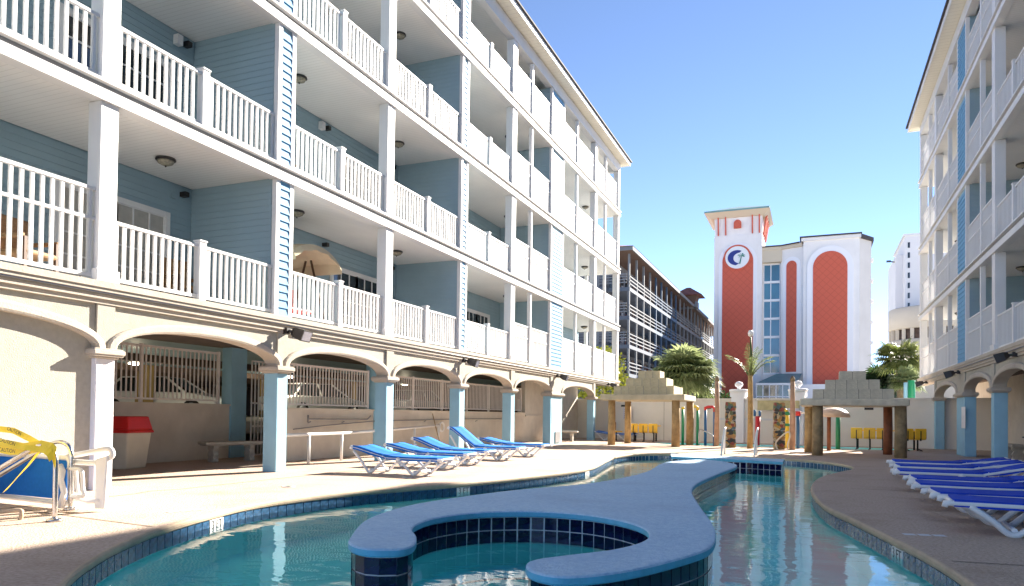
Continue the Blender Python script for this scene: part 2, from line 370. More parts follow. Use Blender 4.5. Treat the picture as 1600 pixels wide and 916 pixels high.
def sheet(outer, holes, z, name, m):
    bm = bmesh.new(); edges = []
    for loop in [outer]+holes:
        vs = [bm.verts.new((p[0], p[1], z)) for p in loop]
        for i in range(len(vs)): edges.append(bm.edges.new((vs[i], vs[(i+1) % len(vs)])))
    bmesh.ops.triangle_fill(bm, use_beauty=True, use_dissolve=False, edges=edges)
    bmesh.ops.recalc_face_normals(bm, faces=bm.faces)
    me = bpy.data.meshes.new(name); bm.to_mesh(me); bm.free()
    if me.polygons and me.polygons[0].normal.z < 0: me.flip_normals()
    me.materials.append(MATS[m]); o = bpy.data.objects.new(name, me); col.objects.link(o); return o

# ================================================================== GROUND, DECK, POOL
POOL = [(-3.6, 2.2), (-4.2, 2.95), (-4.66, 3.45), (-4.92, 3.78), (-5.24, 4.24), (-5.62, 4.95), (-5.96, 5.89), (-6.16, 6.74), (-6.15, 7.6), (-5.95, 8.7), (-5.6, 9.55), (-5.2, 10.5), (-4.85, 11.7), (-4.5, 13.4), (-4.4, 15.0), (-4.75, 17.5), (-5.0, 19.6), (-4.75, 21.1), (-4.0, 21.8), (-2.5, 21.65), (-0.75, 21.2), (0.15, 20.45), (0.75, 19.1), (0.84, 17.7), (0.48, 16.3), (0.12, 14.55), (0.0, 12.3), (0.15, 10.16), (0.4, 8.98), (0.7, 7.63), (0.9, 6.65), (1.02, 5.6), (1.05, 4.0), (0.6, 2.4), (-0.6, 1.7), (-2.2, 1.6)]
pool = [Vector((p.x, p.y)) for p in spline([(x, y, 0) for x, y in POOL], 8)]
if area(pool) > 0: pool.reverse()            # clockwise: left of travel is outside
DX0, DX1, DY0, DY1 = -13.2, 6.6, -14.0, 36.0
big = 3000.0
struct(sheet([(-big, -big), (big, -big), (big, big), (-big, big)], [[(DX0, DY0), (DX1, DY0), (DX1, DY1), (DX0, DY1)]], -0.02, 'ground', 'ground'))
# splash pool at the back (shallow)
splash = [Vector((-1.3+4.6*math.cos(a)*(1+0.08*math.sin(3*a)), 29.6+1.55*math.sin(a), 0)) for a in [2*math.pi*i/48 for i in range(48)]]
deck = struct(sheet([(DX0, DY0), (DX1, DY0), (DX1, DY1), (DX0, DY1)], [[tuple(p) for p in pool], [(p.x, p.y) for p in splash]], 0.0, 'pool_deck', 'deck'))
b = MB()
N = len(splash)
for i in range(N):
    p, q = splash[i], splash[(i+1) % N]
    b.quad((p.x, p.y, 0), (q.x, q.y, 0), (q.x, q.y, -0.12), (p.x, p.y, -0.12))
b.poly([(p.x, p.y, -0.11) for p in splash])
struct(b.build('splash_pool_basin', 'pool_plaster'))
b = MB(); b.poly([(p.x, p.y, -0.03) for p in splash]); struct(b.build('splash_pool_water', 'water'))
# expansion joints
b = MB()
def strip(b, pts, w, z):
    P = [Vector(p) for p in pts]
    for i in range(len(P)-1):
        t = (P[i+1]-P[i]).normalized(); n = Vector((-t.y, t.x))*w/2
        b.quad((*(P[i]-n), z), (*(P[i+1]-n), z), (*(P[i+1]+n), z), (*(P[i]+n), z))
strip(b, [(-8.18, -6), (-8.2, 6.9), (-8.3, 7.25), (-8.16, 7.6), (-8.05, 11.2), (-8.0, 31)], 0.022, 0.003)
strip(b, [(-8.19, 5.3), (-5.75, 5.05)], 0.02, 0.0045); strip(b, [(-8.05, 14.2), (-4.55, 13.5)], 0.018, 0.0045)
strip(b, [(1.0, 6.55), (4.2, 6.9)], 0.02, 0.003); strip(b, [(0.55, 12.6), (4.2, 12.6)], 0.018, 0.003); strip(b, [(2.2, 15.9), (4.2, 15.9)], 0.018, 0.0045)
struct(b.build('deck_joint', 'joint'))
for i, (x, y, r_) in enumerate(((2.6, 7.2, .11), (-7.1, 8.6, .1), (-6.4, 10.8, .09), (1.9, 18.6, .1))):
    b = MB(); b.use('fascia_grey').lathe([(r_, 0.001), (r_, .006), (r_*.8, .008)], 20, (x, y)); b.use('joint')
    for k in range(5): b.box(x-r_*.5, x+r_*.5, y-r_*.5+k*r_*.25-.006, y-r_*.5+k*r_*.25+.006, .0082, .0095)
    o = b.build('deck_drain'); tag(o, ('round deck drain on the shaded deck near the first lounger', 'round deck drain on the sunlit deck between bin and pool', 'round deck drain in front of the sunlit loungers', 'round deck drain near the far loungers in shade')[i], 'drain', 'deck drains')
# coping lip with a rounded nose
b = MB(); N = len(pool)
nrm = []
for i in range(N):
    t = (pool[(i+1) % N]-pool[i-1]).normalized(); nrm.append(Vector((t.y, -t.x)))   # into the pool (clockwise travel)
prof = [(-0.0, 0.0), (0.018, -0.004), (0.03, -0.018), (0.033, -0.04), (0.028, -0.062), (0.012, -0.072), (-0.03, -0.074)]
for i in range(N):
    j = (i+1) % N
    for (o0, z0), (o1, z1) in zip(prof, prof[1:]):
        a = pool[i]+nrm[i]*o0; c = pool[j]+nrm[j]*o0; d = pool[j]+nrm[j]*o1; e = pool[i]+nrm[i]*o1
        b.quad((a.x, a.y, z0), (c.x, c.y, z0), (d.x, d.y, z1), (e.x, e.y, z1), True)
coping = struct(b.build('pool_coping', 'coping'))
# pool shell
b = MB()
b.use('grout')
for i in range(N):
    j = (i+1) % N; p, q = pool[i], pool[j]; b.quad((p.x, p.y, -0.07), (q.x, q.y, -0.07), (q.x, q.y, -0.225), (p.x, p.y, -0.225))
b.use('pool_plaster')
for i in range(N):
    j = (i+1) % N; p, q = pool[i], pool[j]; b.quad((p.x, p.y, -0.225), (q.x, q.y, -0.225), (q.x, q.y, -0.56), (p.x, p.y, -0.56))
b.poly([(p.x, p.y, -0.55) for p in pool])
shell = struct(b.build('pool_shell'))
WZ = -0.15
b = MB(); b.poly([(p.x, p.y, WZ) for p in reversed(pool)]); struct(b.build('pool_water', 'water'))
# edge tiles
tb = MB(); tb.box(-0.068, 0.068, -0.002, 0.012, -0.068, 0.068); tile_me = tb.mesh('tile', ['tile_edge'])
far = MB(); smp = resample(pool, 0.148); cnt = 0
markers = [((-5.98, 6.0), None), ((-5.2, 10.5), None), ((-4.42, 14.7), None), ((0.7, 7.62), None)]
mk = []
for (mx, my), _ in markers:
    k = min(range(len(smp)), key=lambda i: (smp[i][0]-Vector((mx, my))).length); mk.append(k)
for k, (p, t) in enumerate(smp):
    if any(k in (m, m+1) for m in mk): continue
    n = Vector((t.y, -t.x)); ang = math.atan2(-t.y, -t.x)
    if p.y < 2.8: continue
    near = p.y < 13.0 and n.dot(-p) > 0 and cnt < 290
    if near:
        inst(tile_me, 'tile', shell, (p.x+n.x*0.004, p.y+n.y*0.004, -0.146+random.uniform(-.001, .001)), (0, 0, ang)); cnt += 1
    else:
        c = Vector((p.x+n.x*0.006, p.y+n.y*0.006)); tt = t*0.068
        far.quad((*(c-tt), -0.078), (*(c+tt), -0.078), (*(c+tt), -0.214), (*(c-tt), -0.214))
o = far.build('far_tiles', 'tile_edge', shell); o['kind'] = 'stuff'
mb_ = MB(); mb_.box(-0.142, 0.142, -0.002, 0.016, -0.068, 0.068); marker_me = mb_.mesh('depth_marker', ['notice'])
txt = text_mesh('3 FT', 0.125, 'black')
for k in mk:
    p, t = smp[k]; p2, t2 = smp[(k+1) % len(smp)]; c = (p+p2)/2; n = Vector((t.y, -t.x)); ang = math.atan2(-t.y, -t.x)
    mo = inst(marker_me, 'depth_marker', shell, (c.x+n.x*0.004, c.y+n.y*0.004, -0.146), (0, 0, ang))
    inst(txt, 'lettering', mo, (0, 0.0185, 0.012), (R(90), 0, R(180)))
b = MB()
for (x, y, a) in ((0.98, 7.9, 0.2), (-6.35, 6.0, 1.2)):
    c, s_ = math.cos(a), math.sin(a)
    for k in range(3):
        ox = (k-1)*0.13
        pts = [(ox-.055, -.055), (ox+.055, -.055), (ox+.055, .055), (ox-.055, .055)]
        b.poly([(x+px*c-py*s_, y+px*s_+py*c, 0.004) for px, py in pts])
struct(b.build('deck_depth_tiles', 'fascia_grey'))

# ---- island (raised blue seat wall round the spa)
ISL = [(-3.28, 4.7), (-3.67, 5.49), (-3.84, 6.29), (-3.82, 7.04), (-3.49, 8.45), (-2.95, 9.7), (-2.7, 11.08), (-2.65, 12.59), (-2.82, 14.6), (-2.76, 15.9), (-2.26, 16.6), (-1.68, 15.95), (-1.37, 14.84), (-1.47, 12.63), (-1.53, 10.7), (-1.43, 9.5), (-1.14, 8.09), (-0.84, 6.77), (-0.72, 6.05), (-0.69, 5.5), (-0.78, 5.09), (-0.99, 4.55), (-1.2, 4.22), (-1.39, 4.09), (-1.58, 4.16), (-1.69, 4.34), (-1.68, 4.52), (-1.56, 4.72), (-1.32, 5.08), (-1.2, 5.48), (-1.22, 5.87), (-1.38, 6.25), (-1.7, 6.58), (-2.12, 6.76), (-2.6, 6.71), (-3.0, 6.4), (-3.18, 5.92), (-3.15, 5.5), (-3.04, 5.22), (-2.85, 4.96), (-2.69, 4.66), (-2.66, 4.47), (-2.76, 4.37), (-2.92, 4.34), (-3.11, 4.45)]
isl = [Vector((p.x, p.y)) for p in spline([(x, y, 0) for x, y in ISL], 7)]
if area(isl) < 0: isl.reverse()              # counter-clockwise: right of travel is outside
IT = 0.15
island = thing('spa_island', 'pale blue raised seat wall of navy tiles curling round the spa in the pool', 'pool wall', (-2.2, 6.0, -0.95))
def L(p, z): return (p.x+2.2, p.y-6.0, z+0.95)
N = len(isl); inn = []
for i in range(N):
    t = (isl[(i+1) % N]-isl[i-1]).normalized(); inn.append(Vector((t.y, -t.x)))
b = MB(); b.use('island_top'); b.poly([L(p-n*0.02, IT) for p, n in zip(isl, inn)])
prof = [(-0.02, IT), (-0.006, IT-0.004), (0.0, IT-0.014), (0.001, IT-0.05), (-0.006, IT-0.062), (-0.03, IT-0.064)]
for i in range(N):
    j = (i+1) % N
    for k, ((o0, z0), (o1, z1)) in enumerate(zip(prof, prof[1:])):
        b.use('island_top' if k < 2 else 'island_rim')
        b.quad(L(isl[i]+inn[i]*o0, z0), L(isl[j]+inn[j]*o0, z0), L(isl[j]+inn[j]*o1, z1), L(isl[i]+inn[i]*o1, z1), True)
cap = b.build('coping', None, island)
b = MB(); b.use('grout')
for i in range(N):
    j = (i+1) % N; p = isl[i]-inn[i]*0.035; q = isl[j]-inn[j]*0.035
    b.use('grout'); b.quad(L(p, IT-0.062), L(q, IT-0.062), L(q, -0.18), L(p, -0.18))
    b.use('pool_plaster'); b.quad(L(p, -0.18), L(q, -0.18), L(q, -0.95), L(p, -0.95))
wallp = b.build('wall', None, island)
tb = MB(); tb.box(-0.0585, 0.0585, -0.002, 0.008, -0.0585, 0.0585); tnav = tb.mesh('tile', ['tile_navy'])
far = MB(); cnt = 0
for p, t in resample(isl, 0.1285):
    n = Vector((t.y, -t.x)); q = p-n*0.035; ang = math.atan2(t.y, t.x)+math.pi
    vis = n.dot(-p) > -0.2 and p.y < 12.5
    for r_ in range(2):
        z = IT-0.064-0.0645-r_*0.128
        if vis and cnt < 296:
            inst(tnav, 'tile', wallp, (q.x+n.x*.003+2.2, q.y+n.y*.003-6.0, z+0.95), (0, 0, ang)); cnt += 1
        else:
            c = q+n*0.006; tt = t*0.0605
            far.quad(L(c-tt, z-.06), L(c+tt, z-.06), L(c+tt, z+.06), L(c-tt, z+.06))
o = far.build('far_tiles', 'tile_navy', wallp); o['kind'] = 'stuff'
# spa bench ring under water, with its tile trim
b = MB(); sc_ = (-2.2, 5.58)
for i in range(40):
    a0 = R(-50+280*i/40); a1 = R(-50+280*(i+1)/40)
    def pt(r_, a, z): return (sc_[0]+r_*math.cos(a)+2.2, sc_[1]+r_*math.sin(a)-6.0, z+0.95)
    b.quad(pt(0.72, a0, -0.42), pt(1.15, a0, -0.42), pt(1.15, a1, -0.42), pt(0.72, a1, -0.42))
    b.quad(pt(0.72, a0, -0.42), pt(0.72, a1, -0.42), pt(0.72, a1, -0.95), pt(0.72, a0, -0.95))
bench = b.build('spa_bench', 'pool_plaster', island)
tb = MB(); tb.box(-0.065, 0.065, -0.018, 0.018, 0, 0.008); ttr = tb.mesh('tile', ['tile_navy'])
for i in range(25):
    a = R(-45+270*i/25); inst(ttr, 'tile', bench, (sc_[0]+0.745*math.cos(a)+2.2, sc_[1]+0.745*math.sin(a)-6.0, -0.418+0.95), (0, 0, a+math.pi/2))
# ledge at the far end of the pool
lg = thing('pool_ledge', 'straight blue topped ledge of navy tiles at the far end of the pool', 'pool wall', (-1.95, 17.9, -0.95))
LF = [(-3.2, 17.95), (-2.3, 17.75), (-1.4, 17.5), (-0.62, 17.2)]; LB = [(-0.62, 18.35), (-1.4, 18.7), (-2.3, 19.0), (-3.45, 19.25)]
def LL(p, z): return (p[0]+1.95, p[1]-17.9, z+0.95)
out = LF+LB; LT = 0.12
b = MB(); b.use('island_top'); b.poly([LL(p, LT) for p in out])
b.use('island_rim')
for i in range(len(out)):
    p, q = out[i], out[(i+1) % len(out)]; b.quad(LL(p, LT), LL(q, LT), LL(q, LT-0.06), LL(p, LT-0.06))
b.build('coping', None, lg)
b = MB(); ins = [(p[0]*0.985-0.03, p[1]+(0.03 if i < 4 else -0.03)) for i, p in enumerate(out)]
for i in range(len(ins)):
    p, q = ins[i], ins[(i+1) % len(ins)]; b.use('grout'); b.quad(LL(p, LT-0.06), LL(q, LT-0.06), LL(q, -0.2), LL(p, -0.2)); b.use('pool_plaster'); b.quad(LL(p, -.2), LL(q, -.2), LL(q, -.95), LL(p, -.95))
lw = b.build('wall', None, lg)
tb = MB(); tb.box(-0.06, 0.06, -0.012, 0.0, -0.06, 0.06); tl = tb.mesh('tile', ['tile_navy'])
for a, c in zip(ins[:3], ins[1:4]):
    A, B_ = Vector(a), Vector(c); t = (B_-A).normalized(); n = int((B_-A).length/0.135)
    for k in range(n):
        p = A+t*((k+0.5)*(B_-A).length/n)
        for r_ in range(2): inst(tl, 'tile', lw, LL((p.x, p.y), LT-0.128-r_*0.13), (0, 0, math.atan2(t.y, t.x)))

# ================================================================== THE TWO BALCONY BUILDINGS
FL = [2.85, 5.62, 8.48, 11.36]; CE = [5.35, 8.21, 11.09, 13.72]
COLS = [(6.92, 7.20), (14.10, 14.40), (21.50, 21.85), (31.08, 31.42)]
PIL = [(2.9, 3.35), (10.45, 10.9), (17.88, 18.28), (25.3, 26.75)]
GCOL = [(3.0, 3.3), (6.93, 7.22), (10.54, 10.83), (14.2, 14.52), (17.9, 18.24), (21.6, 21.93), (25.43, 26.77), (31.12, 31.43)]
THIN = [23.35, 28.55, 33.0]; YEND = 35.5; DEPTH = 2.05
EXP = 0.118
def siding(b, P0, along, outn, length, z0, z1):
    """sawtooth lap siding: P0 start (x,y), along/outn unit 2D vectors"""
    z = z0
    while z < z1-0.005:
        zt = min(z+EXP, z1)
        def q(s_, o_, zz): return (P0[0]+along[0]*s_+outn[0]*o_, P0[1]+along[1]*s_+outn[1]*o_, zz)
        b.quad(q(0, .016, z), q(length, .016, z), q(length, .003, zt), q(0, .003, zt))
        b.quad(q(0, .0, z), q(length, .0, z), q(length, .016, z), q(0, .016, z))
        z = zt
def board_mesh(length, along, outn):
    b = MB()
    def q(s_, o_, zz): return (along[0]*s_+outn[0]*o_, along[1]*s_+outn[1]*o_, zz)
    A = [q(0, 0, 0), q(length, 0, 0), q(length, .016, 0), q(0, .016, 0), q(0, 0, EXP), q(length, 0, EXP), q(length, .003, EXP), q(0, .003, EXP)]
    b.v += A
    for f in ((3, 2, 1, 0), (4, 5, 6, 7), (0, 1, 5, 4), (1, 2, 6, 5), (2, 3, 7, 6), (3, 0, 4, 7)): b.face(f)
    return b.mesh('siding_board', ['siding'])

def building(s, Xf, name, label, ymin, near):
    root = thing(name, label, 'building', (Xf, 0, 0))
    X = lambda u: s*u
    def bx(b, u0, u1, y0, y1, z0, z1): b.box(X(u0), X(u1), y0, y1, z0, z1)
    YM = ymin
    # main body
    b = MB(); b.use('siding'); bx(b, -DEPTH-0.02, -13.0, YM, YEND-0.12, 2.62, 13.72)
    body = b.build('wall', None, root)
    b = MB()
    for l in range(4): siding(b, (X(-DEPTH-0.02), max(YM, 3.3)), (0, 1), (s, 0), YEND-0.12-max(YM, 3.3), FL[l], CE[l])
    o = b.build('lap_siding', 'siding', body); o['kind'] = 'stuff'
    # floors
    for l in range(4):
        b = MB(); z1 = FL[l]; z0 = (2.63 if l == 0 else CE[l-1])
        b.use('fascia_grey'); bx(b, -DEPTH, -0.03, YM, YEND, z0+0.004, z1)
        if l > 0:
            b.use('white'); bx(b, -0.16, 0.045, YM, YEND+0.05, z0-0.02, z0+0.135)
            b.use('metal_shade_grey'); bx(b, -0.03, -0.012, YM, YEND+.01, z0+0.135, z1-0.05)  # recess strip coloured grey in place of the drip edge's shade
            b.use('white'); bx(b, -0.03, 0.075, YM, YEND+0.08, z1-0.05, z1-0.012)
            b.use('drip_dark'); bx(b, -0.02, 0.055, YM, YEND+0.06, z1-0.012, z1+0.004)
        b.build('floor_slab', None, root)
    for l in range(4):
        b = MB(); z = CE[l]-0.004 if l < 3 else CE[l]
        b.quad((X(-DEPTH), YM, z), (X(-0.1), YM, z), (X(-0.1), YEND-.02, z), (X(-DEPTH), YEND-.02, z))
        b.build('ceiling', 'beadboard', root)
    # top header beam, eave, roof
    b = MB(); b.use('fascia_grey'); bx(b, -0.24, 0.012, YM, YEND, 13.30, 13.72); bx(b, -DEPTH, -0.24, YEND-0.2, YEND, 13.30, 13.72); b.build('header_beam', None, root)
    b = MB(); b.use('soffit'); bx(b, -0.2, 0.40, YM, YEND+0.40, 13.74, 13.78)
    bx(b, -12.9, -0.2, YEND-.1, YEND+0.40, 13.74, 13.78)
    b.build('soffit', None, root)
    b = MB(); b.use('white'); bx(b, 0.40, 0.43, YM, YEND+0.43, 13.72, 13.92); bx(b, -13.0, 0.40, YEND+0.40, YEND+0.43, 13.72, 13.92)
    b.build('fascia', None, root)
    b = MB(); e0, e1, rz = 0.50, -13.5, 13.92; ridge = -6.5; rh = rz+2.6
    b.use('roof_dark'); bx(b, 0.43, 0.50, YM, YEND+0.5, 13.905, 13.96)
    P = [(X(e0), YM, rz+.04), (X(e0), YEND+.5, rz+.04), (X(ridge), YEND-6.5, rh), (X(ridge), YM, rh), (X(e1), YM, rz+.04), (X(e1), YEND+.5, rz+.04)]
    b.quad(P[0], P[1], P[2], P[3]); b.quad(P[4], P[3], P[2], P[5]); n = len(b.v); b.v += [P[1], P[5], P[2]]; b.face((n, n+1, n+2))
    b.quad(P[0], P[4], P[5], P[1])
    b.build('roof', None, root)
    # columns
    for l in range(4):
        z0 = FL[l]; z1 = CE[l] if l < 3 else 13.30
        for (y0, y1) in COLS:
            if y1 < YM+0.5: continue
            b = MB(); bx(b, -0.24, 0.0, y0, y1, z0+0.003, z1-0.022)
            if l == 0: bx(b, -0.27, 0.04, y0-0.04, y1+0.04, z0+0.003, z0+0.17)
            else: bx(b, -0.255, 0.012, y0-0.013, y1+0.013, z0+0.003, z0+0.10)
            b.build('column', 'white', root, 0.008)
        for yt in THIN:
            b = MB(); bx(b, -0.14, -0.02, yt-0.06, yt+0.06, z0+0.003, z1-0.022); b.build('post', 'white', root)
        b = MB(); bx(b, -0.26, 0.0, YEND-0.3, YEND, z0+0.003, z1-0.022); b.build('corner_post', 'white', root); b = MB(); bx(b, -1.75, -1.6, YEND-.18, YEND-.03, z0, z1); b.build('post', 'white', root)
    # partitions with pilaster fronts
    for pi, (y0, y1) in enumerate(PIL):
        if y1 < YM+0.5: continue
        for l in range(4):
            z0 = FL[l]; z1 = CE[l] if l < 3 else 13.30
            b = MB(); b.use('siding'); bx(b, -DEPTH, -0.03, y0, y1, z0+.002, z1-.005)
            b.use('white')
            bx(b, -0.10, 0.0, y0-0.012, y0+0.085, z0+.003, z1-0.022); bx(b, -0.10, 0.0, y1-0.085, y1+0.012, z0+.003, z1-0.022)
            part = b.build('partition', None, root)
            ind = near and pi == 1 and l < 3
            if ind:
                bm_ = board_mesh(DEPTH-0.11, (s, 0), (0, -1)); z = z0
                while z < z1-0.03: inst(bm_, 'siding_board', part, (X(-DEPTH), y0, z)); z += EXP
            else:
                b = MB(); siding(b, (X(-DEPTH), y0), (s, 0), (0, -1), DEPTH-0.11, z0, z1-.02); o = b.build('lap_siding', 'siding', part); o['kind'] = 'stuff'
            # shingled pilaster front
            w = y1-y0-0.17; e2 = 0.145; z = z0+0.01
            if (ind or (near and pi == 2 and l < 2)):
                sb = MB(); A = [(0, 0, 0), (X(.03), 0, 0), (X(.008), 0, e2), (0, 0, e2)]
                sb.v += [(a[0], 0, a[2]) for a in A]+[(a[0], w, a[2]) for a in A]
                for f in ((0, 1, 2, 3), (7, 6, 5, 4), (0, 4, 5, 1), (1, 5, 6, 2), (2, 6, 7, 3), (3, 7, 4, 0)): sb.face(f)
                sm_ = sb.mesh('shingle', ['shingle_blue'])
                while z < z1-e2-0.02: inst(sm_, 'shingle', part, (X(-.03), y0+.085, z)); z += e2
            else:
                sb = MB()
                while z < z1-e2-0.02:
                    sb.quad((X(-.001), y0+.085, z), (X(-.001), y1-.085, z), (X(-.022), y1-.085, z+e2), (X(-.022), y0+.085, z+e2))
                    sb.quad((X(-.03), y0+.085, z), (X(-.03), y1-.085, z), (X(-.001), y1-.085, z), (X(-.001), y0+.085, z)); z += e2
                o = sb.build('shingles', 'shingle_blue', part); o['kind'] = 'stuff'
    # railings
    edges = sorted([c for c in COLS]+[p for p in PIL]+[(YEND-.3, YEND)])
    edges = [e for e in edges if e[1] > YM+0.5]
    pk = {}
    for l in range(4):
        for (a, c) in zip(edges, edges[1:]):
            y0, y1 = a[1], c[0]
            tall = (y0 > 21) or (near and y1 < 7 and l == 0)
            h = 1.28 if tall else 0.90; z0 = FL[l]; u0 = -0.085
            b = MB(); b.use('white')
            bx(b, u0-.03, u0+.03, y0, y1, z0+h-.045, z0+h)
            bx(b, u0-.022, u0+.022, y0, y1, z0+.05, z0+.10)
            if tall: bx(b, u0-.025, u0+.025, y0, y1, z0+.83, z0+.87)
            mids = []
            if not tall or y0 < 7:
                ym = (y0+y1)/2-0.04; mids = [ym]; bx(b, u0-.065, u0+.065, ym-.065, ym+.065, z0+.004, z0+h+.06)
                bx(b, u0-.078, u0+.078, ym-.078, ym+.078, z0+h+.05, z0+h+.075)
            individual = near and y1 < 14.2 and l < 3 and not (l == 2 and y1 < 11)
            n = int((y1-y0)/0.128); spots = [y0+(k+.5)*(y1-y0)/n for k in range(n)]
            spots = [y for y in spots if all(abs(y-m) > 0.09 for m in mids)]
            if not individual:
                for y in spots: b.box(X(u0-.017), X(u0+.017), y-.02, y+.02, z0+.10, z0+h-.045)
            rl = b.build('railing', None, root)
            if individual:
                if h not in pk:
                    pb = MB(); pb.box(-.019, .019, -.021, .021, .10, h-.045); pk[h] = pb.mesh('picket', ['white'])
                for y in spots: inst(pk[h], 'picket', rl, (X(u0), y, z0))
        b = MB(); z0 = FL[l]; h = 1.28; yy = YEND-.1
        for zz in (z0+h-.045, z0+.83, z0+.05): bx(b, -1.6, -.26, yy-.03, yy+.03, zz, zz+.045)
        for k in range(11): bx(b, -1.53+k*.12-.02, -1.53+k*.12+.02, yy-.017, yy+.017, z0+.09, z0+h-.04)
        b.build('railing', 'white', root)
    # sliding doors
    units = [(7.8, 9.82), (14.88, 16.95), (22.3, 24.2)] + ([(29.0, 30.7)] if not near else [])
    for l in range(4):
        for di, (y0, y1) in enumerate(units):
            if y0 < YM: continue
            b = MB(); u0 = -DEPTH; z0 = FL[l]+.02; z1 = FL[l]+1.80
            for (p, q) in ((y0-.09, y0), (y1, y1+.09)): bx(b, u0, u0+.055, p, q, z0, z1+.10)
            bx(b, u0, u0+.05, y0, y1, z1, z1+.10)
            dr = b.build('sliding_door', 'white', root)
            for k in range(2):
                ya = y0+(y1-y0)/2*k; yb = y0+(y1-y0)/2*(k+1)
                b = MB(); bx(b, u0+.004, u0+.010, ya, yb, z0, z1); b.build('pane', 'curtain' if (l == 0 and di == 0 and near) else 'glass_dark', dr)
                b = MB()
                for q in range(4): yy = ya+(yb-ya)*q/3; bx(b, u0+.010, u0+.03, yy-(.03 if q in (0, 3) else .012), yy+(.03 if q in (0, 3) else .012), z0, z1)
                for q in range(6): zz = z0+(z1-z0)*q/5; bx(b, u0+.012, u0+.028, ya, yb, zz-.014, zz+.014)
                b.build('muntins', 'white', dr)
    # ceiling lights + alarm boxes
    cl = MB(); cl.use('bronze').lathe([(0.02, 0.0), (0.155, 0.0), (0.165, -0.03), (0.15, -0.045)], 18); cl.use('dome_glass').lathe([(0.145, -0.04), (0.12, -0.085), (0.06, -0.115), (0.012, -0.122)], 18); cl.use('bronze').lathe([(0.012, -0.12), (0.02, -0.13), (0.008, -0.15)], 8)
    clm = cl.mesh('ceiling_light')
    for l in range(4):
        for y in (5.4, 8.98, 12.35, 16.33, 19.85, 23.8, 29.0, 33.2):
            if y > YM: inst(clm, 'ceiling_light', root, (X(-1.1), y, CE[l]-.006))
        for y in (10.0, 14.3, 17.3, 21.5):
            if y < YM: continue
            b = MB(); bx(b, -DEPTH, -DEPTH+.12, y-.06, y+.06, CE[l]-.28, CE[l]-.1) if l > 0 else bx(b, -DEPTH, -DEPTH+.05, y-.05, y+.05, CE[l]-.3, CE[l]-.22)
            b.build('alarm_box', 'white' if l > 0 else 'siding', root)
            b = MB(); bx(b, -DEPTH, -DEPTH+.14, y+.16, y+.26, CE[l]-.22, CE[l]-.13); b.build('spotlight', 'bronze', root)
    # ---------------- arcade
    gc = [g for g in GCOL if g[1] > YM+.5]
    if gc[0][0] > YM+1: pass
    SPR, TOPZ = 1.93, 2.56
    for gi, (y0, y1) in enumerate(gc):
        white = near and y0 < 8
        b = MB(); bx(b, -0.30, 0.0, y0, y1, 0.0, 1.80)
        c_ = b.build('arcade_column', 'column_white' if white else 'column_blue', root, 0.012)
        b = MB(); pts = [(0.0, 1.79), (0.05, 1.80), (0.085, 1.83), (0.095, 1.88), (0.085, 1.925), (0.0, 1.93)]
        # capital: stacked flared boxes
        for (o_, za, zb) in ((0.04, 1.80, 1.825), (0.08, 1.825, 1.85), (0.095, 1.85, 1.915), (0.075, 1.915, 1.935)):
            bx(b, -0.30-o_*.6, o_, y0-o_, y1+o_, za, zb)
        b.build('capital', 'stucco_trim', c_, 0.012)
        b = MB(); bx(b, -0.28, 0.0, y0+.01, y1-.01, 1.93, TOPZ); b.build('pilaster', 'stucco', root)
    for (a, c) in zip(gc, gc[1:]):
        y0, y1 = a[1], c[0]; yc = (y0+y1)/2; hw = (y1-y0)/2; rise = 0.36
        y0 -= 0.01; y1 += 0.01
        K = 28; blind = near and y1 < 7.2
        def arc(t, o_=0.0):
            an = math.pi*(1-t); return (yc+(hw+o_)*math.cos(an), SPR+0.005+(rise+o_)*math.sin(an)**0.9)
        b = MB(); b.use('stucco')
        pts = [arc(k/K) for k in range(K+1)]
        for k in range(K):
            (ya, za), (yb, zb) = pts[k], pts[k+1]
            b.use('stucco'); b.quad((X(-.035), ya, za), (X(-.035), yb, zb), (X(-.035), yb, TOPZ), (X(-.035), ya, TOPZ))
            b.quad((X(-.27), ya, za), (X(-.27), yb, zb), (X(-.27), yb, TOPZ), (X(-.27), ya, TOPZ))
            b.use('stucco_trim'); b.quad((X(-.035), ya, za), (X(-.27), ya, za), (X(-.27), yb, zb), (X(-.035), yb, zb), True)
        panel = b.build('arch_panel', None, root)
        b = MB(); sec = [(0.0, -.04), (0.0, .03), (.03, .042), (.11, .038), (.135, .02), (.135, -.04)]
        ring = []
        for k in range(K+1):
            ya, za = pts[k]; y2, z2 = arc(k/K, .1); d = Vector((y2-ya, z2-za)); d.normalize()
            ring.append([(X(uu), ya+d.x*(o_-.004), za+d.y*(o_-.004)) for o_, uu in sec])
        for k in range(K):
            for q in range(len(sec)-1): b.quad(ring[k][q], ring[k+1][q], ring[k+1][q+1], ring[k][q+1], True)
        b.build('arch_trim', 'stucco_trim', panel)
        if blind:
            b = MB(); bx(b, -.24, -.085, y0-.02, y1+.02, 0.0, TOPZ); b.build('infill_wall', 'stucco', root)
    ys = gc[0][1]-.3; ye = gc[-1][1]
    b = MB(); b.use('stucco_trim')
    for (u0, u1, za, zb) in ((-.28, .015, 2.545, 2.61), (-.28, .05, 2.61, 2.655), (-.28, .02, 2.655, 2.71), (-.28, .065, 2.71, 2.76), (-.28, .085, 2.76, 2.845)): bx(b, u0, u1, max(YM, ys), YEND+u1, za, zb)
    b.build('cornice', None, root)
    b = MB(); b.tube([(X(.075), max(YM, ys), 2.69), (X(.075), YEND-1, 2.69)], .012, 6); b.build('conduit', 'metal_shade_grey', root)
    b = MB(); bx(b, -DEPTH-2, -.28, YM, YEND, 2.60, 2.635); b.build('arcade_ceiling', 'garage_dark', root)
    # floodlights on the cornice
    fl_y = [10.72, 18.05, 26.0, 33.4] if near else [19.3, 26.1, 33.0]
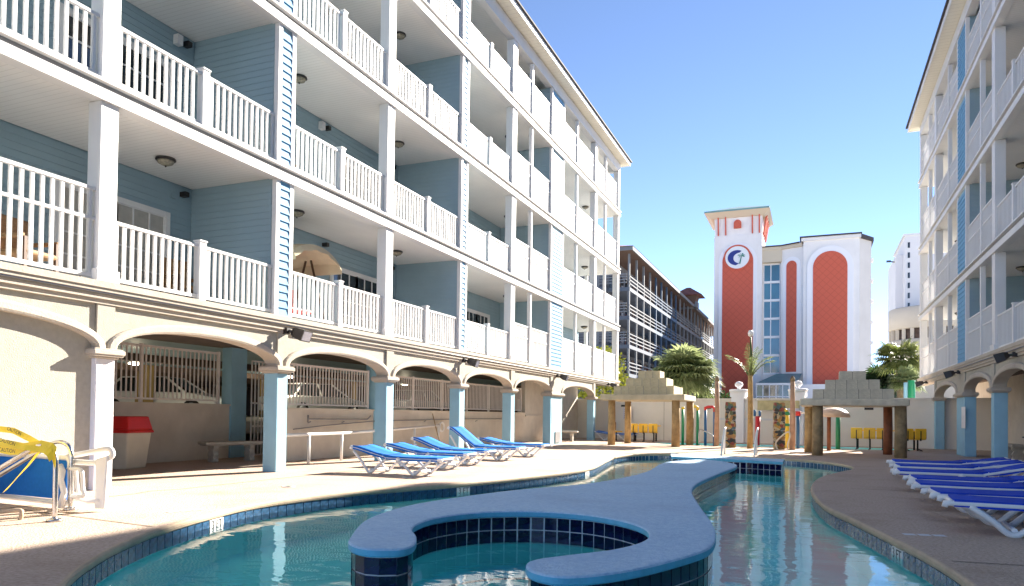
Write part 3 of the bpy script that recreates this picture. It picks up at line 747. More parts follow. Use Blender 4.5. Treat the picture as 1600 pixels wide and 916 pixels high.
    for y in fl_y:
        b = MB(); bx(b, .0, .10, y-.05, y+.05, 2.53, 2.64); b.tube([(X(.08), y, 2.58), (X(.17), y+.03, 2.57)], .03, 8)
        f_ = b.build('floodlight', 'bronze', root)
        c0 = Vector((X(.29), y+.10, 2.53)); d = Vector((s*.80, .15, -.30)).normalized(); side = Vector((-d.y, d.x, 0)).normalized(); upv = side.cross(d)*(1 if side.cross(d).z > 0 else -1)
        b = MB(); n = len(b.v)
        cs = []
        for (dd, sw, sh) in ((-.15, .08, .055), (-.06, .15, .09), (.13, .175, .105)):
            for (qa, qb) in ((-1, -1), (1, -1), (1, 1), (-1, 1)): b.v.append(tuple(c0+d*dd+side*sw*qa+upv*sh*qb))
        for r_ in range(2):
            for q in range(4): b.face((n+r_*4+q, n+r_*4+(q+1) % 4, n+r_*4+4+(q+1) % 4, n+r_*4+4+q))
        b.face((n+3, n+2, n+1, n)); b.face((n+8, n+9, n+10, n+11)); h_ = b.build('lamp_housing', 'bronze', f_)
        b = MB(); b.poly([tuple(c0+d*.133+side*.15*qa+upv*.085*qb) for (qa, qb) in ((-1, -1), (1, -1), (1, 1), (-1, 1))]); b.build('lens', 'lamp_lens', f_)
    return root

LB_ = building(1, -9.0, 'balcony_building', 'tall white and blue building with sunlit balconies over an arcade beside the pool', -1.0, True)
RB_ = building(-1, 4.22, 'balcony_building', 'white balcony building in shade behind the row of shaded blue loungers', 13.4, False)
# plain continuation of the right building beyond the frame (the photograph shows only its shadow)
b = MB(); b.box(0, 13.0, -12, 13.2, 0.0, 13.9); o = b.build('building_wing', 'siding', RB_)
# roof dormer on the left building
b = MB(); b.use('white'); b.prism([(-0.9, 13.9), (-0.9, 15.6), (-2.6, 15.2), (-2.6, 13.9)], 19.2, 21.8, 'y')
b.use('roof_dark'); b.prism([(-0.8, 15.55), (-0.8, 15.72), (-3.4, 15.4), (-3.4, 15.2)], 19.0, 22.0, 'y'); b.build('dormer', None, LB_)
# signs on the wide arcade columns
b = MB(); b.box(0.002, 0.012, 25.62, 26.36, 0.82, 1.52); o = b.build('notice_board', 'notice', LB_)
b = MB(); b.box(0.002, 0.03, 25.95, 26.5, 0.06, 0.46); b.build('utility_cover', 'metal_shade_grey', LB_)
b = MB(); b.box(-0.012, -0.002, 25.3, 25.9, 0.85, 1.5); b.build('notice_board', 'notice', RB_)

# ================================================================== LEFT ARCADE: walls, fence, garage
w1 = tag(MB().box(-12.95, -12.7, 2.0, 13.25, 0, 1.22).box(-13.0, -12.66, 2.0, 13.25, 1.22, 1.26).build('arcade_wall', 'tan_wall'), 'tan stucco knee wall behind the red lidded bin and concrete bench', 'wall')
w2 = tag(MB().box(-10.98, -10.78, 12.95, 27.4, 0, 1.15).box(-11.02, -10.75, 12.95, 27.4, 1.15, 1.19).build('arcade_wall', 'tan_wall'), 'long tan stucco wall behind the white ramp railing and loungers', 'wall')
w3 = thing('arcade_end_wall', 'tan end wall with a ledge line seen through the last arch of the sunlit arcade', 'wall', (-10.85, 30, 0))
MB().box(-.12, .06, -2.6, 4.5, 0, 2.6).build('wall', 'tan_wall', w3); MB().box(.06, .11, -2.6, 4.5, 1.02, 1.09).build('ledge', 'tan_wall', w3)
w4 = thing('arcade_end_wall', 'grey tan wall with a ledge line behind the shaded arcade columns', 'wall', (6.25, 25, 0))
MB().box(-.06, .12, -11.6, 10.5, 0, 2.6).build('wall', 'tan_wall', w4); MB().box(-.11, -.06, -11.6, 10.5, 1.05, 1.12).build('ledge', 'tan_wall', w4)
MB().box(-.075, -.06, -5.3, -3.2, 1.16, 1.62).build('window', 'notice', w4)

def fence(x, y0, y1, z0, z1, label, ind, posts):
    f = thing('picket_fence', label, 'fence', (x, y0, z0)); Ln = y1-y0; H = z1-z0
    MB().box(-.02, .02, 0, Ln, H-.05, H).build('rail', 'fence_beige', f); MB().box(-.02, .02, 0, Ln, .06, .10).build('rail', 'fence_beige', f)
    for p in posts: MB().box(-.03, .03, p-y0-.03, p-y0+.03, 0, H+.02).build('post', 'fence_beige', f)
    me = MB().box(-.012, .012, -.013, .013, .10, H-.05).mesh('picket', ['fence_beige']); n = int(Ln/.115)
    if ind:
        for k in range(n): inst(me, 'picket', f, (0, (k+.5)*Ln/n, 0))
    else:
        b = MB()
        for k in range(n): y = (k+.5)*Ln/n; b.box(-.012, .012, y-.013, y+.013, .10, H-.05)
        o = b.build('pickets', 'fence_beige', f); o['kind'] = 'stuff'
    return f
fence(-12.82, 8.4, 13.05, 1.26, 2.46, 'beige picket fence on the knee wall above the red lidded bin', True, [8.43, 10.9, 13.0])
fence(-10.88, 13.0, 16.3, 1.19, 2.2, 'beige picket fence above the ramp railing, seen through the third arch', True, [13.03, 16.25])
fence(-10.88, 17.0, 27.2, 1.19, 2.16, 'long beige picket fence above the wall behind the left loungers', False, [17.03, 18.6, 20.4, 22.2, 24.0, 25.8, 27.15])
for (x, y0, y1, lab) in ((-12.8, 13.25, 13.75, 'pale blue pier between the knee wall and the barred gate'), (-10.88, 16.4, 16.9, 'pale blue pier breaking the picket fence behind the first loungers')):
    tag(MB().box(x-.15, x+.15, y0, y1, 0, 2.6).build('pier', 'column_blue', None, 0.01), lab, 'pier')
g = thing('gate', 'beige barred metal gate beside the concrete bench in the arcade', 'gate', (-12.6, 13.85, 0))
for z in (.02, .72, 1.28, 2.3): MB().box(-.02, .02, 0, 1.25, z, z+.04).build('rail', 'fence_beige', g)
for k in range(11): MB().box(-.012, .012, k*.12, k*.12+.025, .02, 2.34).build('bar', 'fence_beige', g)
# garage behind
ga = thing('garage', 'dark parking garage interior behind the picket fences of the arcade', 'garage', (-25, 15, 0))
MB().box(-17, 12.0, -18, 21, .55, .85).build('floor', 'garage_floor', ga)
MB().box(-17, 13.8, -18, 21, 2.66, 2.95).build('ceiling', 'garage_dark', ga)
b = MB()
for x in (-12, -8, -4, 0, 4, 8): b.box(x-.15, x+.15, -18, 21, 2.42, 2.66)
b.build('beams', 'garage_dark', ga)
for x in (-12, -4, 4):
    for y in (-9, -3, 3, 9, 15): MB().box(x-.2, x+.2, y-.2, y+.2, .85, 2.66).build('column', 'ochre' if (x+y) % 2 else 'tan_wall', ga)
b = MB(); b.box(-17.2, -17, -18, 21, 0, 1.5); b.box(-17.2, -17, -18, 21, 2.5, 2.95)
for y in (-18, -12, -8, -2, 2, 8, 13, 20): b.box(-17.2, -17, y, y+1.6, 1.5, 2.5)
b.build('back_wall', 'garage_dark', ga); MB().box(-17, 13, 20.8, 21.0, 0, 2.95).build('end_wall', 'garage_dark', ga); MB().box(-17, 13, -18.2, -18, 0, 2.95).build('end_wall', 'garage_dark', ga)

for (x, y) in ((-18.5, 15.5), (-17.0, 12.6), (-19.0, 23.0), (-18.0, 30.0)):
    gl = thing('garage_lamp', 'lit ceiling lamp in the dark garage seen through the %s' % ('fence by the barred gate' if y == 15.5 else 'fence beside the white column' if y < 15 else 'third arch' if y < 25 else 'far arches'), 'lamp', (x, y, 2.42), 0, 'lit ceiling lamps of the garage')
    MB().lathe([(.02, .0), (.16, .02), (.18, .06), (.1, .1)], 14).build('shade', 'lamp_glow', gl)
    pl_ = bpy.data.lights.new('garage_lamp_light', 'POINT'); pl_.energy = 22; pl_.color = (1, .85, .6); pl_.shadow_soft_size = .12
    po = bpy.data.objects.new('garage_lamp_light', pl_); col.objects.link(po); po.parent = gl; po.location = (0, 0, -.2)

def car(loc, rot, m, label):
    c = thing('parked_car', label, 'car', loc, rot, 'cars parked in the garage')
    lower = [(-2.2, .28), (2.2, .28), (2.25, .5), (2.15, .72), (1.25, .88), (-1.75, .92), (-2.2, .85), (-2.25, .5)]
    b = MB(); b.prism(lower, -.85, .85, 'y'); b.build('body', m, c, 0.06)
    b = MB(); n = 0
    bot = [(-1.75, .9), (1.15, .87)]; top = [(-1.25, 1.38), (.35, 1.42)]
    vs = [(bot[0][0], -.8, bot[0][1]), (bot[1][0], -.8, bot[1][1]), (bot[1][0], .8, bot[1][1]), (bot[0][0], .8, bot[0][1]), (top[0][0], -.6, top[0][1]), (top[1][0], -.6, top[1][1]), (top[1][0], .6, top[1][1]), (top[0][0], .6, top[0][1])]
    b.v += vs; b.use('glass_dark')
    for f in ((0, 1, 5, 4), (1, 2, 6, 5), (2, 3, 7, 6), (3, 0, 4, 7)): b.face(f)
    b.build('windows', None, c)
    b = MB(); b.box(-1.24, .34, -.6, .6, 1.37, 1.43)
    for sx, sy in ((0, -1), (0, 1)):
        for (p, q) in ((bot[0], top[0]), (bot[1], top[1]), ((-.35, .9), (-.4, 1.4))): b.tube([(p[0], sy*.81, p[1]), (q[0], sy*.61, q[1])], .04, 6)
    b.build('roof', m, c)
    for sx in (-1.4, 1.4):
        for sy in (-1, 1):
            b = MB(); pr = [(.05, -.09), (.31, -.09), (.33, -.05), (.33, .05), (.31, .09), (.05, .09)]; b.lathe(pr, 18)
            w = b.build('wheel', 'rubber', c); w.location = (sx, sy*.78, .33); w.rotation_euler = (R(90), 0, 0)
            b = MB(); b.lathe([(.01, -.095), (.2, -.095), (.2, .095), (.01, .095)], 14); h = b.build('rim', 'car_silver', w)
car((-21.5, 19.3, .85), R(20), 'car_white', 'white sedan seen through the fence above the red lidded bin')
car((-19.5, 25.2, .85), R(80), 'car_white', 'white car seen through the fence of the third arch')
car((-19.0, 33.0, .85), R(85), 'car_silver', 'grey car seen through the far arches behind the loungers')

# ramp railing
rr_ = thing('ramp_railing', 'white pipe railing with a looped end in front of the tan wall', 'railing', (-10, 12.75, 0))
b = MB(); pts = [(.05, -.9, .62), (0, 0, .62), (0, 1.17, .62), (-.2, 3.3, .66), (-.6, 7.0, .74)]
lp = [(-.62, 7.15+.14*math.sin(a)+0.05, .69+.14*math.cos(a)) for a in [2*math.pi*k/14 for k in range(15)]]
b.tube(pts, .036, 10); b.tube(lp, .03, 8); b.build('top_rail', 'white_plastic', rr_)
for (x, y, h) in ((0, 0, .6), (0, 1.17, .6), (-.42, 5.2, .7), (-.6, 6.95, .72)): MB().tube([(x, y, 0), (x, y, h)], .034, 10).build('post', 'white_plastic', rr_)
hr = thing('wall_handrail', 'grey metal handrails bracketed to the tan wall behind the ramp', 'handrail', (-10.7, 13.1, 0))
b = MB(); b.tube([(0, .5, .94), (0, 2.9, .93), (0.0, 3.05, 1.02)], .016, 8); b.tube([(0, .5, .86), (0, .5, 1.03)], .022, 8); b.build('upper_rail', 'metal_shade_grey', hr)
b = MB(); b.tube([(0, 0, .71), (0, 1.2, .79), (0, 3.2, .88), (0, 9, .94), (0, 12.5, .93)], .014, 8); b.build('lower_rail', 'metal_shade_grey', hr)
for y in (.6, 1.9, 6, 9.6): MB().tube([(-.08, y, .85), (0, y, .88)], .012, 6).build('bracket', 'metal_shade_grey', hr)
br = thing('broom', 'broom leaning on the tan wall beside the looped railing end', 'broom', (-10.35, 19.35, 0))
MB().tube([(0, 0, .18), (-.3, .05, 1.1)], .014, 8).build('handle', 'post_wood', br); MB().taper((0, 0), .05, .17, 0, (0, 0), .03, .09, .2).build('bristles', 'brown', br)

# trash bin
bn = thing('trash_bin', 'cream square trash bin with red swing lid against the knee wall', 'trash bin', (-11.98, 9.85, 0), R(12))
MB().taper((0, 0), .27, .27, 0, (0, 0), .33, .33, .68).build('can', 'cream_plastic', bn, 0.03)
b = MB(); b.taper((0, 0), .37, .37, .67, (0, 0), .35, .35, .73); b.taper((0, 0), .345, .345, .73, (0, 0), .29, .29, .98); b.build('lid', 'red_plastic', bn, 0.02)
b = MB(); n = 0; b.quad((-.2, -.353, .76), (.2, -.353, .76), (.18, -.316, .93), (-.18, -.316, .93)); b.build('flap', 'red_plastic', bn)
# concrete benches
def bench_c(loc, rot, label, k=1.0):
    t = thing('concrete_bench', label, 'bench', loc, rot, 'concrete benches in the arcades')
    b = MB(); b.box(-.68, .68, -.19, .19, .38, .44); b.box(-.64, .64, -.16, .16, .355, .38); b.build('seat', 'concrete', t, 0.015)
    for sx in (-.42, .42):
        b = MB(); pr = [(.11, 0), (.13, .05), (.10, .10), (.13, .17), (.09, .25), (.13, .31), (.13, .355)]
        left = [(-r_*1.1, z) for r_, z in pr]; right = [(r_*1.1, z) for r_, z in pr]
        b.prism(right[:]+left[::-1], sx-.06, sx+.06, 'x'); b.build('leg', 'concrete', t, 0.012)
    return t
bench_c((-11.75, 12.35, 0), R(72), 'curved leg concrete bench by the barred gate in the near arcade')
bench_c((-9.75, 29.0, 0), R(10), 'small concrete bench under the last sunlit arch')
b_ = bench_c((5.2, 24.2, 0), R(90), 'grey concrete bench between the shaded arcade columns')
pt_ = thing('patio_table', 'dark round patio table standing in the shaded arcade', 'table', (5.3, 21.9, 0)); MB().lathe([(.4, .66), (.42, .68), (.4, .7)], 20).build('top', 'bronze', pt_); MB().lathe([(.22, 0), (.05, .06), (.04, .66)], 12).build('pedestal', 'bronze', pt_)
ml = thing('path_light', 'white mushroom shaped lamp behind the small concrete bench', 'lamp', (-10.3, 29.3, 0)); MB().lathe([(.05, 0), (.04, .6)], 10).build('stem', 'white_plastic', ml); MB().lathe([(.2, .58), (.2, .62), (.12, .74), (.03, .8)], 16).build('shade', 'white_plastic', ml)

# ================================================================== LOUNGERS
def lounger(label, sling, loc, rot, backz, group, thick=1.0):
    t = thing('sun_lounger', label, 'sun lounger', loc, rot, group)
    Z = .29
    def line(y): return [(0.0, y, Z+backz), (.12, y, Z+backz*.93), (.72, y, Z+.02), (.85, y, Z), (1.86, y, Z), (1.9, y, Z-.02)]
    for sy in (-1, 1):
        MB().tube(spline(line(sy*.265), 4, False), .022*thick, 8).build('side_rail', 'white_plastic', t)
    for sy in (-1, 1):
        y = sy*.275
        for (a, v, c) in (((.05, Z+backz*.6), (.42, .02), (.78, Z-.02)), ((1.02, Z-.02), (1.36, .02), (1.72, Z-.02))):
            b = MB(); b.tube(spline([(a[0], y, a[1]), ((a[0]+v[0])/2, y, (a[1]+v[1])/2), (v[0]-.04, y, v[1]+.01), (v[0]+.05, y, v[1]+.01), ((c[0]+v[0])/2, y, (c[1]+v[1])/2), (c[0], y, c[1])], 4, False), .025*thick, 8)
            b.lathe([(.01, a[1]-.06), (.045, a[1]-.05), (.05, a[1]), (.03, a[1]+.035), (.005, a[1]+.04)], 10, (a[0]+.02, y)) if a[0] > .5 else None
            b.build('leg', 'white_plastic', t)
    for x, z in ((.42, .06), (1.36, .06), (1.86, Z), (.78, Z-.03), (0, Z+backz)): MB().tube([(x, -.27, z), (x, .27, z)], .021*thick, 8).build('cross_bar', 'white_plastic', t)
    for sy in (-1, 1): MB().lathe([(.01, Z+backz-.04), (.04, Z+backz-.03), (.045, Z+backz+.01), (.02, Z+backz+.035)], 10, (.0, sy*.265)).build('end_cap', 'white_plastic', t)
    def slab(pts, name):
        b = MB(); n = len(pts); W = .285
        for (x, z) in pts:
            for k in range(5):
                y = -W+2*W*k/4; b.v.append((x, y, z-.016*math.cos(math.pi*(y/W)/2)+.038))
        for (x, z) in pts:
            for k in range(5):
                y = -W+2*W*k/4; b.v.append((x, y, z-.012*math.cos(math.pi*(y/W)/2)-.035))
        m = 5*n
        for i in range(n-1):
            for k in range(4):
                a = i*5+k; b.face((a, a+1, a+6, a+5), True); b.face((m+a, m+a+5, m+a+6, m+a+1), True)
            a = i*5; b.face((a, a+5, m+a+5, m+a)); b.face((a+4, m+a+4, m+a+9, a+9))
        b.face((0, m, m+1, m+2, m+3, m+4, 4, 3, 2, 1)); e = 5*(n-1); b.face((e, e+1, e+2, e+3, e+4, m+e+4, m+e+3, m+e+2, m+e+1, m+e))
        b.build(name, sling, t)
    slab([(.03, Z+backz), (.12, Z+backz*.93), (.3, Z+backz*.66), (.5, Z+backz*.34), (.70, Z+.03)], 'back_sling')
    slab([(.71, Z+.025), (.85, Z+.005), (1.2, Z-.004), (1.55, Z-.002), (1.85, Z+.005)], 'seat_sling')
    return t
LG = 'blue loungers on the sunlit deck'
lounger('low backed blue lounger nearest the blue arcade columns, first of the sunlit row', 'blue_sling', (-7.86, 11.55, 0), R(-3), .17, LG)
lounger('second blue lounger of the sunlit row, partly behind the first', 'blue_sling', (-8.22, 13.25, 0), R(-2), .15, LG)
lounger('third blue lounger of the sunlit row, beside the looped railing end', 'blue_sling', (-8.35, 14.6, 0), R(-4), .24, LG)
lounger('blue lounger with steeply raised back in the sunlit row', 'blue_sling', (-8.35, 16.35, 0), R(-3), .46, LG)
lounger('farthest blue lounger of the sunlit row with white frame folded low', 'blue_sling', (-8.4, 18.2, 0), R(-2), .14, LG)
lounger('blue lounger seen between the last arcade column and the stone hut post', 'blue_sling', (-9.0, 31.6, 0), R(4), .1, LG)
RG = 'blue loungers on the shaded deck'
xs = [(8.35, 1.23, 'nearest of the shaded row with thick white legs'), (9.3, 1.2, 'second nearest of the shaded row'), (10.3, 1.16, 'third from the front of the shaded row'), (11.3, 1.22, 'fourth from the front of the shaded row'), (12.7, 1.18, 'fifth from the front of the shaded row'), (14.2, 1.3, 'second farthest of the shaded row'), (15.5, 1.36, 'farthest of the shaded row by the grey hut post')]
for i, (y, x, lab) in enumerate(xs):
    lounger('blue lounger with sling darkened for shade, '+lab, 'blue_sling_shaded', (x+1.9, y, 0), R(180+(-3, 2, -1, 1, -2, 2, 0)[i]), (.12, .14, .10, .13, .16, .12, .1)[i], RG, 1.25)

# upturned lounger + handrail + caution tape
ul = thing('upturned_lounger', 'white framed blue lounger tipped on its side by the pool handrail', 'sun lounger', (-7.62, 5.55, 0), R(-3))
b = MB(); b.box(-1.75, .02, -.015, .015, .10, .54); b.build('sling', 'blue_sling', ul)
b = MB(); b.tube([(-1.8, 0, .565), (.05, -.02, .565), (.10, -.03, .52), (.12, -.03, .11), (.05, -.02, .06), (-1.8, 0, .07)], .032, 8); b.build('frame', 'white_plastic', ul)
b = MB(); b.tube(spline([(.02, .0, .58), (.22, .08, .62), (.50, .12, .67), (.56, .13, .64), (.55, .12, .58), (.40, .06, .52), (.12, .0, .52)], 4, False), .03, 8); b.build('top_bar', 'white_plastic', ul)
b = MB(); b.v += [(.42, .03, .56), (.56, .07, .60), (.58, .03, .03), (.47, .0, .03), (.42, .08, .56), (.56, .12, .60), (.58, .08, .03), (.47, .05, .03)]
for f in ((0, 1, 2, 3), (7, 6, 5, 4), (0, 4, 5, 1), (1, 5, 6, 2), (2, 6, 7, 3), (3, 7, 4, 0)): b.face(f)
b.build('leg', 'white_plastic', ul, .012)
b = MB(); b.tube(spline([(.10, -.05, .45), (.28, -.05, .45), (.33, -.05, .41), (.35, -.05, .25), (.38, -.06, .17), (.14, -.05, .15)], 4, False), .022, 8); b.build('brace', 'white_plastic', ul)
b = MB(); b.tube(spline([(.18, -.02, .45), (.20, -.02, .3), (.24, -.02, .16)], 4, False), .02, 8); b.build('brace', 'white_plastic', ul)
b = MB(); b.tube([(.14, .0, .14), (.35, .02, .10), (.52, .04, .12)], .028, 8); b.build('lower_bar', 'white_plastic', ul)
b = MB(); b.box(.06, .12, -.17, -.11, .10, .46); b.build('towel', 'blue_sling', ul, .02)
b = MB(); b.tube([(.06, -.14, .48), (.10, -.13, .42), (.13, -.15, .33), (.14, -.12, .2), (.12, -.14, .03)], [.05, .045, .03, .03, .04], 8); b.build('hinge', 'white_plastic', ul)
hr2 = thing('pool_handrail', 'bent stainless pool handrail wrapped at the top in yellow tape', 'handrail', (-6.86, 4.88, 0))
for dx, dy, nm in ((0, 0, 'rail'), (-.62, .62, 'rail')):
    b = MB(); pts = spline([(dx, dy, 0), (dx, dy, .5), (dx-.01, dy, .62), (dx-.06, dy+.0, .70), (dx-.16, dy-.01, .735), (dx-.28, dy-.02, .72), (dx-.42, dy-.04, .645), (dx-.9, dy-.1, .40), (dx-1.5, dy-.18, .1)], 5, False)
    b.tube(pts, .024, 12); b.build('rail', 'steel', hr2); MB().lathe([(.075, .004), (.07, .02), (.03, .035)], 18, (dx, dy)).build('base_plate', 'steel', hr2)
tp = thing('caution_tape', 'yellow caution tape wound over the pool handrail and hanging down', 'tape', (-6.86, 4.88, .7))
b = MB()
def ribbon(pts, w, tw):
    P = [Vector(p) for p in pts]
    for i in range(len(P)-1):
        a0 = tw[i]; a1 = tw[i+1]
        o0 = Vector((math.sin(a0)*.4, math.sin(a0), math.cos(a0)))*w/2; o1 = Vector((math.sin(a1)*.4, math.sin(a1), math.cos(a1)))*w/2
        b.quad(P[i]-o0, P[i+1]-o1, P[i+1]+o1, P[i]+o0, True)
rp = [(.02, -.05, -.09), (-.02, -.055, -.03), (-.1, -.05, .0), (-.22, -.055, .01), (-.38, -.06, .02), (-.6, -.05, .04), (-.85, -.03, .06), (-1.3, .02, .1)]
ribbon([(.03, -.03, -.13), (.02, -.035, -.03), (-.05, -.04, .015), (-.2, -.03, .03), (-.38, -.04, .0), (-.6, -.05, -.01), (-.9, -.03, .02), (-1.4, 0, .04)], .12, [0, .3, .6, .2, -.3, .1, .3, 0])
ribbon(rp, .07, [.8, .6, .3, .7, .4, .2, .5, .3])
ribbon([(-.28, .03, .04), (-.5, .06, .10), (-.8, .1, .17), (-1.3, .1, .2)], .06, [.2, .4, .3, .2])
b.build('band', 'yellow_tape', tp)
b = MB(); ribbon([(-.16, -.06, -.02), (-.3, -.07, -.16), (-.45, -.09, -.3), (-.6, -.1, -.43)], .055, [1.0, .9, .7, .8]); tl_ = b.build('loose_end', 'yellow_tape', tp)
tm = text_mesh('CAUTION', .055, 'black', ext=.0005)
for (l_, r_) in (((-.62, -.075, .062), (R(80), R(10), 0)), ((-.55, -.12, -.02), (R(85), R(3), 0)), ((-.75, .075, .165), (R(80), R(13), R(-4)))): inst(tm, 'lettering', tp, l_, r_)
b = MB(); b.tube(spline([(0, 0, 0), (.02, 0, .06), (-.05, 0, .09), (-.5, -.1, .02)], 4, False), .02, 8); o = b.build('ground_rail', 'coping'); o.location = (-7.25, 4.8, .0); tag(o, 'low bent tan pipe lying on the deck below the handrail', 'pipe')

# ================================================================== BACK OF THE COURTYARD
bw = thing('courtyard_wall', 'long cream wall closing the courtyard behind the splash pool', 'wall', (-2.5, 32.9, 0), math.atan2(-2.75, 13.5))
MB().box(-12, 9.5, -.1, .1, 0, 1.84).build('wall', 'cream_wall', bw); MB().box(-12, 9.5, -.15, .15, 1.84, 1.92).build('coping', 'cream_wall', bw)
b = MB()
for x in (-3.9, -.25, 2.3): b.box(x-.012, x+.012, -.104, -.1, 0, 1.84)
b.build('joint_line', 'mortar', bw)
for px in (-.5, 1.95):
    b = MB(); b.box(px-.27, px+.27, -.2, .2, 0, 1.98); b.box(px-.32, px+.32, -.23, .23, 1.98, 2.18); b.lathe([(.36, 2.18), (.40, 2.24), (.40, 2.3), (.30, 2.32)], 16, (px, 0)); b.lathe([(.08, 2.3), (.07, 2.38), (.16, 2.46), (.18, 2.54), (.12, 2.63), (.02, 2.66)], 16, (px, 0))
    b.build('pier', 'tower_trim', bw)
MB().box(-1.4, 2.4, -.13, -.1, .98, 1.06).build('wall_band', 'fascia_grey', bw)
for x, z in ((-1.85, 1.5), (4.65, 1.5), (-5.9, 1.58)): MB().box(x-.16, x+.16, -.125, -.1, z-.045, z+.045).build('plaque', 'black', bw)
sg = thing('pool_rules_sign', 'tan and lilac sign with small print on the cream wall behind the fake palms', 'sign', (-1.25, 32.35, 0), math.atan2(-2.75, 13.5))
MB().box(-.95, .75, -.03, 0, 1.42, 1.82).build('panel', 'sign_tan', sg); MB().box(-.3, .75, -.035, -.0, 1.1, 1.5).build('panel', 'sign_lilac', sg)
b = MB()
for k in range(5): b.box(-.2, .65-.07*(k % 3), -.038, -.0352, 1.15+k*.065, 1.172+k*.065)
b.build('print', 'motel_band', sg)
sn = thing('notice_sign', 'pale notice sheet on the cream wall behind the stone hut at the left', 'sign', (-8.1, 33.75, 0), math.atan2(-2.75, 13.5)); MB().box(-.2, .2, -.02, 0, .95, 1.5).build('panel', 'sign_lilac', sn)
b = MB()
for k in range(5): b.box(-.15, .15, -.023, -.0205, 1.02+k*.09, 1.04+k*.09)
b.build('print', 'motel_band', sn)

def hut(label, X0, X1, Y0, Y1, zb, zt, tiers, m, pm, posts):
    t = thing('stone_hut', label, 'gazebo', ((X0+X1)/2, (Y0+Y1)/2, 0)); cx, cy = (X0+X1)/2, (Y0+Y1)/2
    for i, (px, py, r_) in enumerate(posts):
        b = MB(); b.tube([(px-cx, py-cy, 0), (px-cx+.01, py-cy, zb*.5), (px-cx, py-cy, zb)], [r_*1.03, r_, r_*.97], 12); b.build('post', pm[i % len(pm)], t)
    hx, hy = (X1-X0)/2, (Y1-Y0)/2
    MB().box(-hx, hx, -hy, hy, zb, zt).build('roof_beam', 'beam' if m == 'stone' else 'stone_grey', t, .03)
    z = zt
    for (ax, ay, ox, oy, h) in tiers:
        core = MB().box(ox-ax+.025, ox+ax-.025, oy-ay+.025, oy+ay-.025, z, z+h-.012).build('roof_tier', 'mortar', t)
        nx = max(2, round(2*ax/.3)); ny = max(2, round(2*ay/.3)); bxw, byw = 2*ax/nx, 2*ay/ny
        me = MB().taper((0, 0), bxw/2-.008, byw/2-.008, .004, (0, 0), bxw/2-.012, byw/2-.012, h).mesh('stone_block', [m])
        for i in range(nx):
            for j in range(ny):
                if nx > 2 and ny > 2 and 0 < i < nx-1 and 0 < j < ny-1: continue
                inst(me, 'stone_block', core, (ox-ax+(i+.5)*bxw+random.uniform(-.006, .006), oy-ay+(j+.5)*byw+random.uniform(-.006, .006), z+random.uniform(-.008, .004)), (0, 0, random.uniform(-.012, .012)))
        top = MB().box(ox-ax+.2, ox+ax-.2, oy-ay+.2, oy+ay-.2, z+h-.02, z+h-.004); top.build('tier_top', m, core)
        z += h
    return t
hut('sunlit yellow stone hut with stepped roof near the left arcade', -7.35, -4.25, 26.3, 29.1, 1.68, 1.90, [(1.13, .98, -.02, .02, .32), (.77, .72, .02, .02, .31), (.42, .42, .07, .02, .29)], 'stone', ['post_wood'], [(-7.02, 26.75, .14), (-6.88, 28.75, .13), (-4.6, 26.6, .15), (-4.42, 28.7, .14)])
hut('shaded grey stone hut with stepped roof beside the right loungers', -.36, 2.5, 23.0, 25.9, 1.47, 1.67, [(1.09, 1.05, .0, 0, .30), (.74, .72, .0, 0, .29), (.37, .37, .02, 0, .27)], 'stone_grey', ['post_dark', 'post_wood', 'post_dark', 'rust'], [(.12, 23.3, .15), (-.12, 25.5, .14), (2.3, 23.35, .16), (2.14, 25.3, .13)])

# stone totems
for x, y, h, lab in ((-2.78, 27.5, 1.66, 'mosaic patterned totem column left of the fake palm'), (-1.1, 27.1, 1.64, 'mosaic patterned totem column right of the fake palm')):
    t = thing('totem_column', lab, 'totem', (x, y, 0), R(8))
    b = MB(); z = 0
    for k in range(5):
        hh = h/5; b.taper((0, 0), .17, .17, z, (0, 0), .19, .19, z+hh*.35); b.taper((0, 0), .19, .19, z+hh*.35, (0, 0), .175, .175, z+hh*.97); z += hh
    b.build('carved_shaft', 'mosaic', t)
    for k in range(4): MB().taper((0, -.19), .07, .03, .18+k*h/5, (0, -.185), .045, .02, .34+k*h/5).build('carved_face', 'mosaic', t, .01)
# poles
def frond(b, base, azm, elv, length, droop, lw, ll, nl=18, mi=None):
    pts = []; p = Vector(base); e = elv; st = length/12
    for i in range(13):
        pts.append(p.copy()); d = Vector((math.cos(azm)*math.cos(e), math.sin(azm)*math.cos(e), math.sin(e))); p = p+d*st; e -= droop/12*(0.5+i/12)
    n0 = len(b.f); b.tube(pts, [max(.006, lw*(1-i/13)) for i in range(13)], 4, cap=False)
    rv = random.random()
    for f in range(n0, len(b.f)): b.rn[f] = .35
    side = Vector((-math.sin(azm), math.cos(azm), 0))
    for k in range(nl):
        t = .14+.85*k/nl; fi = t*12; i = min(int(fi), 11); c = pts[i].lerp(pts[i+1], fi-i); tg = (pts[i+1]-pts[i]).normalized(); nrm_ = side.cross(tg)
        for sg_ in (-1, 1):
            l = ll*(math.sin(math.pi*min(1, t*.95+.08))**.6)*random.uniform(.85, 1.1)
            d = (side*sg_*.8+tg*.75+nrm_*random.uniform(-.3, .15)).normalized(); w = tg*ll*.045
            mid = c+d*l*.55; tip = c+d*l+Vector((0, 0, -l*.28))
            n = len(b.v); b.v += [tuple(c-w), tuple(c+w), tuple(mid+w*.9), tuple(tip), tuple(mid-w*.9)]; b.face((n, n+1, n+2, n+3, n+4)); b.rn[len(b.f)-1] = min(1, max(0, rv*.6+random.uniform(0, .4)))
pl = thing('fake_palm', 'slim fake palm with sparse fronds and a white bud on a wooden pole', 'palm', (-2.06, 27.0, 0))
MB().tube([(0, 0, 0), (.01, 0, 1.2), (0, 0, 2.35), (0, 0, 2.7)], [.10, .09, .085, .06], 12).build('trunk', 'trunk_tan', pl)
b = MB()
